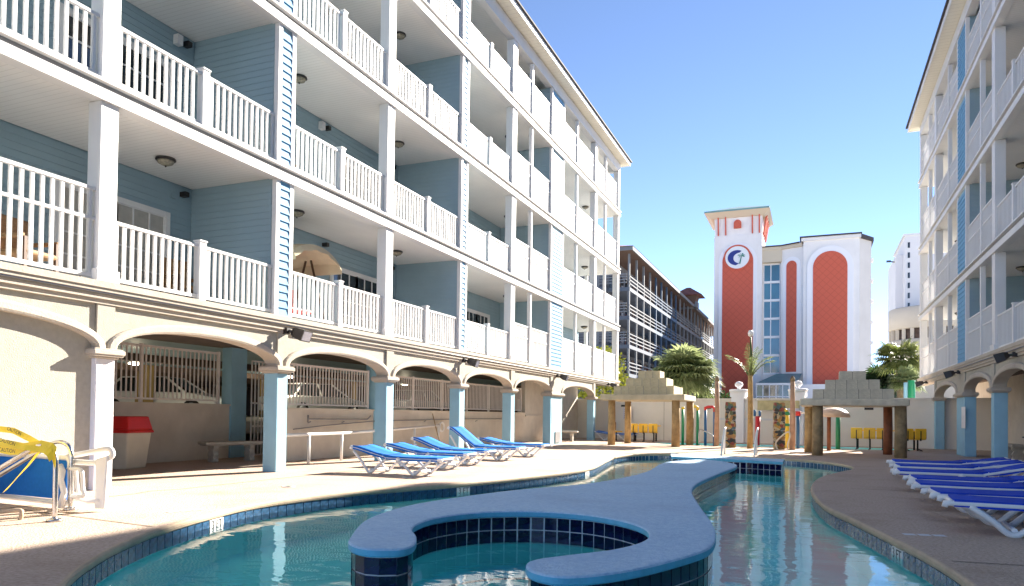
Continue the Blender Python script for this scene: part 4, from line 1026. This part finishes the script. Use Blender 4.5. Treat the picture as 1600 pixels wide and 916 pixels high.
for a, e, l_, d in ((190, 68, 1.35, 1.2), (165, 62, 1.25, 1.0), (20, 62, 1.2, 1.3), (-15, 72, 1.25, 1.5), (60, 80, 1.3, .5), (110, 84, 1.4, .4), (280, 70, 1.1, 1.2), (330, 80, 1.2, .7)): frond(b, (0, 0, 2.45), R(a), R(e), l_, d, .025, .30, 16)
b.build('fronds', 'leaf_pale', pl)
b = MB(); b.tube([(0, 0, 2.6), (.02, 0, 3.3), (.0, 0, 4.0)], [.05, .04, .025], 8); b.build('stem', 'leaf_pale', pl); b = MB(); b.lathe([(.01, 3.95), (.08, 4.0), (.1, 4.1), (.06, 4.19), (.01, 4.2)], 12); b.build('bud', 'white_plastic', pl)
for x, y, h, r_, lab, m in ((-3.36, 28.3, 2.45, .09, 'bare pinkish wooden pole left of the mosaic totems', 'pole_pink'), (-.66, 26.9, 2.35, .09, 'bare tan wooden pole right of the mosaic totems', 'pole_pink')):
    t = thing('wooden_pole', lab, 'pole', (x, y, 0)); MB().tube([(0, 0, 0), (.01, 0, h*.5), (0, 0, h)], [r_*1.15, r_, r_*.85], 10).build('shaft', m, t); MB().lathe([(r_*.8, h), (r_*.9, h+.1), (.03, h+.2)], 8).build('cap', 'trunk', t)
# splash pool pipes
def pipe(label, pts, r_, m, tops=None, name='water_pipe', cat='pipe', g='splash pool water pipes'):
    x0, y0 = pts[0][0], pts[0][1]; t = thing(name, label, cat, (x0, y0, pts[0][2]), 0, g)
    q = [(p[0]-x0, p[1]-y0, p[2]-pts[0][2]) for p in pts]; MB().tube(q, r_, 10).build('pipe', m, t)
    for (tp_, tr, tm_) in (tops or []):
        MB().tube([(p[0]-x0, p[1]-y0, p[2]-pts[0][2]) for p in tp_], tr, 10).build('top', tm_, t)
    return t
pipe('plain green upright pipe inside the sunlit stone hut view', [(-4.9, 30, -.1), (-4.9, 30, 1.4)], .055, 'green_pipe', [([(-4.9, 30, 1.4), (-4.9, 30, 1.5)], .06, 'yellow_pipe')])
pipe('green upright pipe with yellow bent top right of the sunlit hut', [(-4.28, 29.8, -.1), (-4.28, 29.8, 1.38)], .06, 'green_pipe', [([(-4.28, 29.8, 1.36), (-4.29, 29.8, 1.47), (-4.4, 29.8, 1.52), (-4.6, 29.8, 1.5)], .062, 'yellow_pipe')])
pipe('dark blue water arch with red elbow in the splash pool', [(-3.95, 29.6, -.1), (-3.95, 29.6, 1.4)], .055, 'blue_pipe', [([(-3.95, 29.6, 1.36), (-3.95, 29.6, 1.46), (-3.85, 29.6, 1.5), (-3.68, 29.6, 1.5), (-3.6, 29.6, 1.44), (-3.6, 29.6, 1.3)], .06, 'red_pipe'), ([(-3.6, 29.6, 1.3), (-3.6, 29.6, -.1)], .055, 'blue_pipe')])
pipe('red water cannon with blue caps beside the fake palm', [(-2.02, 30, .0), (-2.02, 30, .25), (-2.0, 30, 1.15)], .1, 'red_pipe', [([(-2.12, 30, 1.15), (-2.12, 30, 1.4)], .05, 'blue_pipe'), ([(-1.93, 30, 1.15), (-1.93, 30, 1.36)], .05, 'blue_pipe')])
pipe('yellow upright pipe with green collars beside the right totem', [(-.86, 28, 0), (-.86, 28, 1.3)], .07, 'yellow_pipe', [([(-.86, 28, 1.2), (-.86, 28, 1.32)], .085, 'green_pipe'), ([(-.86, 28, .8), (-.86, 28, .9)], .085, 'green_pipe'), ([(-.86, 28, 1.32), (-.98, 28, 1.42)], .06, 'yellow_pipe')])
pipe('slate blue upright pipe with red knob and white arm', [(-.5, 28, 0), (-.5, 28, 1.2)], .06, 'blue_pipe', [([(-.5, 28, 1.18), (-.5, 28, 1.34)], .09, 'red_pipe'), ([(-.5, 28, 1.28), (-.1, 28, 1.3)], .04, 'white_plastic')])
pipe('green fountain post beside the mushroom in the splash pool', [(.82, 28.3, -.1), (.82, 28.3, 1.2)], .08, 'green_pipe', [([(.82, 28.3, 1.2), (.82, 28.3, 1.26)], .09, 'green_pipe')])
ms = thing('mushroom_fountain', 'tan dome mushroom fountain on a rust brown stem in the splash pool', 'fountain', (.5, 27.0, 0)); MB().tube([(0, 0, 0), (0, 0, 1.18)], .065, 10).build('stem', 'rust', ms)
b = MB(); b.lathe([(.1, 1.13), (.5, 1.12), (.52, 1.16), (.48, 1.25), (.36, 1.36), (.2, 1.43), (.02, 1.45)], 24); o = b.build('dome', 'mushroom', ms); o.location = (.15, 0, .02)
# pool ladder rails
lr = thing('pool_handrails', 'pair of white curved handrails at the far end of the main pool', 'handrail', (-2.0, 21.9, 0))
for dx in (-.42, .48):
    b = MB(); b.tube(spline([(dx, -.5, -.3), (dx, -.35, .1), (dx+.03, -.1, .62), (dx+.05, .1, .78), (dx+.03, .32, .72), (dx, .4, .45), (dx, .42, 0)], 5, False), .03, 10); b.build('rail', 'white_plastic', lr)
sr = thing('step_railing', 'thin steel step railing in the splash pool by the dark blue arch', 'handrail', (-3.75, 28.6, 0)); MB().tube(spline([(-.3, 0, 0), (-.3, 0, .5), (-.2, 0, .6), (.35, -.2, .3), (.4, -.2, 0)], 4, False), .022, 8).build('rail', 'steel', sr)
sr2 = thing('step_railing', 'pale looped step railing in front of the right mosaic totem', 'handrail', (-1.0, 26.5, 0)); MB().tube(spline([(-.12, 0, 0), (-.18, 0, .22), (-.05, 0, .42), (.2, 0, .62), (.28, 0, .5), (.2, 0, .2), (.22, 0, 0)], 4, False), .025, 8).build('rail', 'cream_plastic', sr2)

# yellow tables
def chairset(label, loc, rot, n, g):
    t = thing('picnic_seats', label, 'picnic table', loc, rot, g)
    for k in range(n):
        x = (k-(n-1)/2)*.42; a = .05*(k-(n-1)/2)
        b = MB(); b.tube([(x-.0, .02, .0), (x, .02, .4)], .03, 8); b.tube([(x, .02, .06), (x, -.3, .02), (x, -.4, 0)], .02, 6); b.build('frame', 'black', t)
        pts = [(x-.2, 0)]
        s_ = MB(); s_.quad((x-.19, -.2, .42), (x+.19, -.2, .42), (x+.19, .15, .40), (x-.19, .15, .40)); s_.quad((x-.19, -.2, .39), (x+.19, -.2, .39), (x+.19, .15, .37), (x-.19, .15, .37)); s_.quad((x-.19, -.2, .39), (x+.19, -.2, .39), (x+.19, -.2, .42), (x-.19, -.2, .42)); s_.build('seat', 'yellow_seat', t)
        s_ = MB(); s_.box(x-.19, x+.19, -.26, -.22, .42, .78); s_.build('backrest', 'yellow_seat', t, .03)
        MB().box(x-.015, x+.015, -.265-.01, -.2, .35, .7).build('bracket', 'black', t)
    b = MB(); b.box(-n*.21, n*.21, .3, .85, .66, .70); b.build('table_top', 'yellow_seat', t, .01); b = MB()
    for sx in (-1, 1): b.tube([(sx*n*.15, .57, 0), (sx*n*.15, .57, .66)], .035, 8)
    b.build('pedestal', 'black', t); return t
chairset('yellow picnic table with seats behind the sunlit stone hut', (-6.75, 31.2, 0), R(4), 3, 'yellow picnic tables by the cream wall')
chairset('yellow seat row under the shaded stone hut by the cream wall', (1.9, 29.2, 0), R(-8), 3, 'yellow picnic tables by the cream wall')
chairset('yellow seats at the right end by the shaded arcade column', (3.2, 29.0, 0), R(14), 2, 'yellow picnic tables by the cream wall')
yc_ = thing('patio_chair', 'single yellow chair with dark back inside the sunlit stone hut view', 'chair', (-8.05, 31.5, 0), R(60))
MB().box(-.2, .2, -.2, .2, .38, .43).build('seat', 'yellow_seat', yc_, .02); MB().box(-.2, .2, .2, .24, .45, .82).build('backrest', 'brown', yc_, .02); MB().tube([(0, 0, 0), (0, 0, .4)], .03, 8).build('pedestal', 'black', yc_)

# balcony furniture
sw = thing('canopy_swing', 'garden swing with tan canopy on the lowest balcony behind the railing', 'swing', (-10.35, 12.62, 2.85))
b = MB(); b.use('canvas'); rows = []
for i in range(13):
    t = -1+2*i/12; y = -.08+t*.78; zr = 1.80-.26*abs(t)**2.2
    rows.append([(-.72, y, zr-.16), (-.66, y, zr-.03), (-.35, y, zr), (0, y, zr+.02), (.35, y, zr), (.66, y, zr-.03), (.72, y, zr-.16-.02*math.sin(i*2.2))])
for r0, r1 in zip(rows, rows[1:]):
    for q in range(6): b.quad(r0[q], r0[q+1], r1[q+1], r1[q], True)
for r0 in (rows[0], rows[-1]): b.poly(r0); b.poly([r0[0], (r0[0][0], r0[0][1], r0[0][2]-.06), (r0[6][0], r0[6][1], r0[6][2]-.06), r0[6]])
b.build('canopy', None, sw)
for y in (-.7, .45):
    for dx in (-.35, .35): MB().tube([(dx*1.5, y, 0), (dx*.2, y, 1.6)], .025, 8).build('leg', 'brown', sw)
MB().box(-.3, .2, -.6, .4, .4, .46).build('seat', 'red_plastic', sw, .02); MB().box(-.36, -.28, -.6, .4, .46, .95).build('backrest', 'red_plastic', sw, .02)
def pchair(label, loc, rot, m):
    t = thing('wicker_chair', label, 'chair', loc, rot, 'chairs on the lowest balconies')
    MB().box(-.27, .27, -.27, .27, .36, .44).build('seat', m, t, .03); MB().box(-.27, .27, .22, .3, .44, .95).build('backrest', m, t, .03)
    for sx in (-1, 1):
        MB().box(sx*.29-.03, sx*.29+.03, -.25, .25, .58, .64).build('armrest', m, t, .015)
        for sy in (-1, 1): MB().box(sx*.26-.025, sx*.26+.025, sy*.24-.025, sy*.24+.025, 0, .6 if sy < 0 else .4).build('leg', 'brown', t)
pchair('wicker chair behind the tall railing at the left edge', (-10.2, 6.75, 2.85), R(100), 'wicker')
pchair('wicker chair behind the railing left of the white balcony post, lowest level', (-10.3, 9.6, 2.85), R(80), 'wicker')
pchair('dark chair on the second balcony level beside the blue pilaster', (-10.2, 11.9, 5.62), R(85), 'wicker')

# ================================================================== VEGETATION
def bushy_palm(name, label, loc, trunk_h, n, length, m, ll, seed, spread=(-35, 85), skirt=0):
    random.seed(seed); t = thing(name, label, 'palm tree', loc)
    MB().tube([(0, 0, 0), (.05, 0, trunk_h*.5), (0, 0, trunk_h)], [.26, .2, .17], 10).build('trunk', 'trunk', t)
    b = MB()
    for k in range(n):
        a = 2*math.pi*k*.618+random.uniform(-.2, .2); e = R(random.uniform(*spread))
        frond(b, (random.uniform(-.1, .1), random.uniform(-.1, .1), trunk_h+random.uniform(-.1, .15)), a, e, length*random.uniform(.8, 1.1), random.uniform(1.2, 2.0), .028, ll, 20)
    b.build('crown', m, t)
    if skirt:
        b = MB()
        for k in range(skirt): frond(b, (0, 0, trunk_h-.2), random.uniform(0, 6.28), R(random.uniform(-70, -20)), length*.7, .8, .02, ll*.7, 14)
        b.build('dead_fronds', 'leaf_pale', t)
    return t
def fan_palm(label, loc, trunk_h, n, rad, m, seed, m2='leaf_dark'):
    random.seed(seed); t = thing('palm_tree', label, 'palm tree', loc)
    MB().tube([(0, 0, 0), (.06, 0, trunk_h*.5), (0, 0, trunk_h)], [.25, .2, .2], 10).build('trunk', 'trunk', t)
    b = MB()
    for k in range(n):
        a = random.uniform(0, 6.28); e = math.asin(random.uniform(-.6, 1.0)); pl_ = rad*random.uniform(.35, .6)
        d = Vector((math.cos(a)*math.cos(e), math.sin(a)*math.cos(e), math.sin(e)*.85)); c0 = Vector((0, 0, trunk_h)); c = c0+d*pl_
        n0 = len(b.f); b.tube([c0, c0+d*pl_*.5+Vector((0, 0, .05)), c], [.02, .015, .012], 4, cap=False)
        for f in range(n0, len(b.f)): b.rn[f] = .3
        side = d.cross(Vector((0, 0, 1)));  side = side.normalized() if side.length > .01 else Vector((1, 0, 0)); upd = side.cross(d).normalized(); rv = random.random()
        lr_ = rad*random.uniform(.45, .62)
        for q in range(17):
            an = R(-105+210*q/16); v = (d*math.cos(an)+side*math.sin(an)+upd*.12*abs(math.sin(an))).normalized(); w = upd.cross(v).normalized()*lr_*.055
            l = lr_*(1-.25*abs(an)/1.8)*random.uniform(.88, 1.05); mid = c+v*l*.6; tip = c+v*l+Vector((0, 0, -l*random.uniform(.15, .4)))
            i = len(b.v); b.v += [tuple(c), tuple(mid-w), tuple(tip), tuple(mid+w)]; b.face((i, i+1, i+2, i+3)); b.rn[len(b.f)-1] = min(1, rv*.65+random.uniform(0, .35))
    b.build('crown', m, t); return t
fan_palm('bushy low fan palm in full sun behind the cream wall, left of the red tower', (-6.4, 39.5, 0), 3.25, 190, 2.1, 'leaf_pale', 3)
fan_palm('dark fan palm rising behind the shaded stone hut', (4.25, 43.5, 0), 4.3, 80, 1.5, 'leaf_green', 5)
fan_palm('pale yellow green palm in front of the dark palm at the right', (4.35, 41.2, 0), 3.0, 60, 1.0, 'leaf_pale', 8)
fan_palm('dark leafy tree at the foot of the right palm against the sky', (3.6, 47.0, 0), 3.0, 110, 1.7, 'leaf_dark', 12)
def shrub(label, loc, rx, ry, h, m, seed, n=1500, s_=.12):
    random.seed(seed); t = thing('shrub', label, 'shrub', loc); b = MB()
    MB().tube([(0, 0, 0), (.03, 0, h*.6)], [.06, .03], 8).build('stem', 'trunk', t)
    for k in range(n):
        v = Vector((random.gauss(0, 1), random.gauss(0, 1), random.gauss(0, 1))).normalized()*random.uniform(.55, 1.05)
        c = Vector((v.x*rx, v.y*ry, h*.5+v.z*h*.5)); d = Vector((random.gauss(0, 1), random.gauss(0, 1), random.gauss(0, .7))).normalized(); w = d.orthogonal().normalized()*s_*.35
        i = len(b.v); b.v += [tuple(c), tuple(c+d*s_*.5+w), tuple(c+d*s_), tuple(c+d*s_*.5-w)]; b.face((i, i+1, i+2, i+3)); b.rn[len(b.f)-1] = random.random()
    b.build('crown', m, t)
shrub('dark hedge behind the cream wall below the sunlit fan palm', (-5.2, 41.5, 0), 1.6, 1.0, 2.6, 'leaf_dark', 2, 2200, .2)
shrub('dark hedge behind the shaded stone hut', (3.0, 45, 0), 1.6, 1.0, 3.0, 'leaf_dark', 4, 2200, .2)
shrub('yellow green shrub seen through the open end of the lowest balconies', (-11.3, 41.0, 0), 1.5, 1.5, 5.2, 'leaf_shrub', 6, 3000, .22)
gs = thing('green_slide_pole', 'green and pale blue pole standing behind the shaded stone hut roof', 'pole', (4.3, 39.0, 0)); MB().tube([(0, 0, 0), (0, 0, 2.95)], .16, 12).build('pole', 'green_pipe', gs); MB().tube([(-.2, .1, 0), (-.2, .1, 2.85)], .12, 12).build('sleeve', 'column_blue', gs)

# ================================================================== RED ARCHED TOWER BUILDING
TB = thing('arched_tower_building', 'white tower building with tall red arched panels and round wave emblem', 'building', (-3, 115, 0))
def TX(x): return x+3
b = MB(); b.use('tower_white'); b.box(TX(-14.2), TX(-7.2), 0, 8, 0, 28.9); b.build('tower', None, TB)
b = MB(); b.use('tower_white'); b.taper((TX(-10.7), 4), 3.4, 3.9, 28.9, (TX(-10.7), 4), 3.5, 4.1, 32.0)
b.use('tower_beige'); b.taper((TX(-10.8), 4), 3.9, 4.4, 31.6, (TX(-10.8), 4), 4.75, 5.2, 32.35); b.build('belvedere', None, TB)
b = MB(); b.use('roof_teal'); n = len(b.v)
ex0, ex1, ey0, ey1 = TX(-15.6), TX(-6.1), -1.3, 9.3
b.v += [(ex0, ey0, 32.6), (ex1, ey0, 32.6), (ex1, ey1, 32.6), (ex0, ey1, 32.6), (TX(-10.8), 4, 34.4), (ex0, ey0, 32.35), (ex1, ey0, 32.35), (ex1, ey1, 32.35), (ex0, ey1, 32.35)]
for f in ((0, 1, 4), (1, 2, 4), (2, 3, 4), (3, 0, 4), (5, 6, 1, 0), (6, 7, 2, 1), (7, 8, 3, 2), (8, 5, 0, 3)): b.face([n+i for i in f])
b.use('tower_beige'); b.face([n+8, n+7, n+6, n+5])
b.build('roof', None, TB)
for x in (-13.6, -12.5, -8.6, -7.6): MB().taper((TX(x), -.05), .09, .08, 29.0, (TX(x), -.5), .09, .10, 32.3).build('bracket', 'tower_red', TB)
for y in (1.5, 3.0, 5, 6.6): MB().taper((TX(-7.1), y), .12, .16, 29.0, (TX(-6.6), y), .14, .16, 32.3).build('bracket', 'tower_red', TB)
def archpts(x0, x1, z0, z1, k=20, sq=1.0):
    r_ = (x1-x0)/2; c = (x0+x1)/2; zc = z1-r_*sq
    return [(x0, z0), (x1, z0)]+[(c+r_*math.cos(math.pi*i/k), zc+r_*sq*math.sin(math.pi*i/k)) for i in range(k+1)]
def archpanel(x0, x1, z0, z1, yf, parent, tw=.7):
    tr_ = MB(); tr_.prism(archpts(x0-tw, x1+tw, z0-.3, z1+tw), yf-.18, yf+.05, 'y'); o = tr_.build('arch_trim', 'tower_trim', parent)
    p = MB(); p.prism(archpts(x0, x1, z0, z1), yf-.24, yf-.1, 'y'); return p.build('red_panel', 'tower_red', parent)
archpanel(TX(-12.95), TX(-8.45), 3.0, 27.1, 0, TB, .55)
p = MB(); p.prism(archpts(TX(-11.3), TX(-10.2), 29.9, 31.2, 12), -.35, -.1, 'y'); p.build('red_window', 'tower_red', TB)
lo = MB(); lc = (TX(-10.75), 25.4)
lo.use('tower_red').prism([(lc[0]+2.02*math.cos(a), lc[1]+1.95*math.sin(a)) for a in [2*math.pi*k/40 for k in range(40)]], -.38, -.2, 'y')
lo.use('logo_white').prism([(lc[0]+1.75*math.cos(a), lc[1]+1.7*math.sin(a)) for a in [2*math.pi*k/40 for k in range(40)]], -.46, -.3, 'y'); emb = lo.build('emblem', None, TB)
wv = MB(); outer = [(-.05+1.35*math.cos(R(a)), -.05+1.15*math.sin(R(a))) for a in range(60, 275, 12)]; inner = [(.42+.98*math.cos(R(a)), -.12+.82*math.sin(R(a))) for a in range(262, 85, -12)]
wv.prism([(lc[0]+x, lc[1]+z) for x, z in outer+inner], -.52, -.4, 'y'); wv.build('wave', 'logo_blue', emb)
pm_ = MB(); pm_.tube([(lc[0]+.38, -.52, lc[1]-1.0), (lc[0]+.5, -.52, lc[1]-.4), (lc[0]+.62, -.52, lc[1]+.2)], [.09, .07, .05], 6)
for a in (10, 60, 110, 165, 215, -30):
    ex, ez = math.cos(R(a)), math.sin(R(a)); pm_.poly([(lc[0]+.62, -.53, lc[1]+.2), (lc[0]+.62+ex*.35-ez*.1, -.53, lc[1]+.2+ez*.3+.12), (lc[0]+.62+ex*.62, -.53, lc[1]+.16+ez*.4), (lc[0]+.62+ex*.3+ez*.06, -.53, lc[1]+.16+ez*.25)])
pm_.build('palm_mark', 'logo_green', emb)
# recessed window bay
b = MB(); b.box(TX(-7.2), TX(-4.5), 1.4, 8, 0, 26.2); b.build('bay_wall', 'tower_white', TB); MB().box(TX(-7.2), TX(-4.45), .3, 1.4, 24.5, 26.3).build('bay_header', 'tower_beige', TB)
z = 7.9
for k in range(6):
    z0 = 7.9+k*2.78; wn_ = MB(); wn_.box(TX(-7.0), TX(-4.7), 1.25, 1.4, z0-.3, z0); wn_.box(TX(-6.0)-.06, TX(-6.0)+.06, 1.28, 1.4, z0, z0+2.45); wn_.box(TX(-7.05), TX(-6.95), 1.28, 1.4, z0, z0+2.45); wn_.box(TX(-4.75), TX(-4.65), 1.28, 1.4, z0, z0+2.45); w_ = wn_.build('window', 'tower_trim', TB)
    for (x0, x1) in ((-6.95, -6.06), (-5.94, -4.75)): MB().box(TX(x0), TX(x1), 1.34, 1.39, z0+.02, z0+2.42).build('pane', 'tower_glass', w_)
# middle segment, slightly angled, and right block
mid = MB(); mid.prism([(TX(-4.5), .6), (TX(-1.4), -.8), (TX(-1.4), 8), (TX(-4.5), 8)], 0, 26.6, 'z'); mid.build('middle_block', 'tower_white', TB)
mo = bpy.data.objects.new('middle_panel', None)
ang = math.atan2(-1.4, 3.1); ex = math.cos(ang); c0 = Vector((TX(-3.0), .6-1.5*1.4/3.1))
for (w_, z0, z1, off, nm, m) in ((1.35, 7.5, 25.0, .08, 'arch_trim', 'tower_trim'), (.78, 7.9, 24.4, .16, 'red_panel', 'tower_red')):
    q = MB(); q.prism(archpts(-w_, w_, z0, z1), -off, .1, 'y'); o = q.build(nm, m, TB); o.location = (c0.x, c0.y, 0); o.rotation_euler = (0, 0, ang)
rb = MB(); rb.use('tower_white'); rb.prism([(TX(-1.4), -1.2), (TX(6.0), -1.2), (TX(6.0), 9), (TX(-1.4), 9)], 0, 27.0, 'z'); rb.use('tower_side_shade'); rb.prism([(TX(6.0), -1.2), (TX(7.7), 1.5), (TX(7.7), 20), (TX(6.0), 20)], 0, 26.8, 'z'); rb.build('right_block', None, TB)
archpanel(TX(-.1), TX(4.45), 5.9, 25.2, -1.2, TB, .8)
for k in range(7): MB().box(TX(7.7), TX(8.0), 2.0, 3.4, 6+k*3, 6.4+k*3).build('ledge', 'tower_white', TB)
rf = MB(); rf.use('tower_beige'); rf.prism([(TX(-7.2), .2), (TX(-4.5), .2), (TX(-1.6), -1.2), (TX(-1.6), 8), (TX(-7.2), 8)], 26.3, 26.75, 'z')
rf.use('tower_white'); rf.box(TX(-1.7), TX(6.2), -1.5, 9, 26.9, 27.35); rf.use('roof_dark'); rf.box(TX(-1.9), TX(6.3), -1.7, 9, 27.35, 27.55); rf.prism([(TX(6.3), -1.7), (TX(8.0), 1.3), (TX(8.0), 20), (TX(6.3), 20)], 26.8, 27.3, 'z'); rf.prism([(TX(-7.2), .0), (TX(-4.5), .0), (TX(-1.9), -1.4), (TX(-1.9), 8), (TX(-7.2), 8)], 26.75, 26.92, 'z'); rf.build('parapet', None, TB)
# entrance canopy
cn = MB(); cn.use('roof_teal'); cn.quad((TX(-7.6), -6, 6.0), (TX(-2.2), -6, 6.0), (TX(-1.5), -1, 7.6), (TX(-5.0), -1, 7.6)); cn.quad((TX(-7.6), -6, 6.0), (TX(-5.0), -1, 7.6), (TX(-7.6), -1, 6.0), (TX(-7.6), -3, 6.0)); cn.use('tower_trim'); cn.box(TX(-7.6), TX(-2.0), -6.1, -5.9, 5.7, 6.0); cn.build('entrance_canopy', None, TB)
en = MB(); en.use('glass_dark'); en.box(TX(-7.5), TX(-2.2), -5.7, -5.6, 2, 5.7); ent = en.build('entrance_glazing', None, TB)
for k in range(7): MB().box(TX(-7.5)+k*.88-.07, TX(-7.5)+k*.88+.07, -5.85, -5.7, 2, 5.7).build('mullion', 'tower_trim', ent)
MB().box(TX(-7.5), TX(-2.2), -5.87, -5.7, 4.0, 4.15).build('transom', 'tower_trim', ent)
pb = MB(); pb.box(TX(-2.0), TX(6.5), -4.0, -1.3, 0, 5.9); pb.build('podium', 'tower_trim', TB)

# ================================================================== MOTEL (left, far)
MT = thing('timber_motel', 'weathered grey timber motel with long open galleries and red brown roof', 'building', (-16.2, 68, 0))
Ln = 76.0; fz = [2.4, 5.15, 7.9, 10.65, 13.4]; top = 16.6
MB().box(-14, -2.2, .6, Ln, 0, 16.6).build('wall', 'motel_wall', MT)
for l, z in enumerate(fz):
    b = MB(); b.use('motel_band'); b.box(-2.2, 0, 0, 12, z-.35, z); b.box(-14, -2.2, -.9, .6, z-.35, z); b.use('motel_blue'); b.box(-2.2, 0, 12, 26, z-.35, z) ; b.use('motel_trim'); b.box(-2.2, 0, 26, Ln, z-.35, z)
    b.build('gallery_floor', None, MT)
    for (y0, y1, m) in ((0, 12, 'motel_trim'), (12, 26, 'motel_blue'), (26, Ln, 'motel_trim')):
        b = MB(); b.use(m)
        for zz in (.3, .65, 1.0): b.box(-.06, .0, y0, y1, z+zz, z+zz+.10)
        b.build('gallery_railing', None, MT)
    b = MB()
    for zz in (.25, .52, .79, 1.03): b.box(-14, -.1, -.9, -.84, z+zz, z+zz+.12)
    b.build('end_railing', 'motel_trim', MT)
    yy = 0
    k = 0
    while yy < Ln:
        m = 'motel_trim' if (yy < 12 or yy > 26) else 'motel_blue'
        z2 = fz[l+1]-.35 if l < 4 else top
        MB().box(-.2, -.02, yy, yy+.22, z, z2).build('post', m, MT); yy += 3.2
        if yy < Ln-3:
            MB().box(-2.2, -2.12, yy-2.5, yy-1.5, z, z+2.05).build('door', 'motel_brown' if k % 2 else 'glass_dark', MT)
            MB().box(-2.2, -2.13, yy-1.2, yy-.2, z+.8, z+2.0).build('window', 'glass_dark', MT)
        k += 1
    for x in (-3.0, -5.5):
        MB().box(x, x+.2, -.88, -.7, z, (fz[l+1]-.35) if l < 4 else top).build('post', 'motel_trim', MT)
        pn = MB(); pn.prism(archpts(x-1.6, x-.7, z+.1, z+2.0, 10), .52, .6, 'y'); pn.build('window', 'glass_dark', MT)
b = MB(); b.use('motel_trim'); b.box(.5, .62, -1.5, Ln, 16.6, 16.95); b.box(-14, .5, -1.5, -1.38, 16.6, 16.95); b.use('motel_brown'); b.box(-14, .5, -1.38, Ln, 16.62, 16.7)
b.use('roof_red'); rx = -7
n = len(b.v); b.v += [(.65, -1.6, 16.97), (.65, Ln, 16.97), (rx, Ln, 19.0), (rx, 5.0, 19.0), (-14.5, -1.6, 16.97), (-14.5, Ln, 16.97)]
b.face((n, n+1, n+2, n+3)); b.face((n+4, n, n+3)); b.face((n+5, n+4, n+3, n+2)); b.build('roof', None, MT)
cp = MB(); cp.use('motel_trim'); cp.box(-1.6, 1.0, 36.2, 38.2, 16.6, 17.4); cp.use('motel_brown'); cp.taper((-.3, 37.2), 1.0, 1.0, 17.0, (-.3, 37.2), 1.3, 1.3, 18.2); cp.use('roof_red'); cp.taper((-.3, 37.2), 2.1, 2.1, 18.2, (-.3, 37.2), .25, .25, 19.5); cp.build('cupola', None, MT)

# ================================================================== FAR RIGHT HOTEL
FT = thing('far_hotel', 'distant white hotel slab rising beyond the curved parking deck', 'building', (17, 170, 0))
MB().box(-.3, 8, -8, 12, 0, 37.4).build('tower', 'far_white', FT); MB().box(-1.6, -.3, -4, 12, 0, 34.5).build('stair_tower', 'far_white', FT); MB().box(-.6, 8.2, -8.2, 12, 37.4, 37.8).build('parapet', 'far_white', FT)
for k in range(8): MB().box(.15, .55, -8.06, -7.95, 21+k*2.0, 22.1+k*2.0).build('window', 'glass_dark', FT)
PD = thing('parking_deck', 'curved beige parking deck with dark openings at the right', 'building', (22, 160, 0))
b = MB(); R0 = 8.2
for z0, z1 in ((0, 10.5), (12.6, 16.2), (18.2, 22.3)): b.lathe([(R0, z0), (R0+.25, z0+.2), (R0+.25, z1-.2), (R0, z1)], 36)
b.build('parapets', 'far_beige', PD); MB().lathe([(R0-.6, 0), (R0-.6, 22)], 32).build('dark_core', 'garage_dark', PD)
for k in range(28): a = 2*math.pi*k/28; MB().box(-.3, .3, -.3, .3, 0, 22).build('pillar', 'far_beige', PD).location = (R0*.97*math.cos(a), R0*.97*math.sin(a), 0)
bd = thing('roof_camera', 'small dark camera arm sticking out from the distant hotel roof', 'camera', (15.0, 168, 33.5)); MB().tube([(.5, 0, 0), (-.6, 0, .2)], .12, 8).build('arm', 'bronze', bd); MB().box(-1.1, -.3, -.25, .25, .05, .4).build('housing', 'bronze', bd)
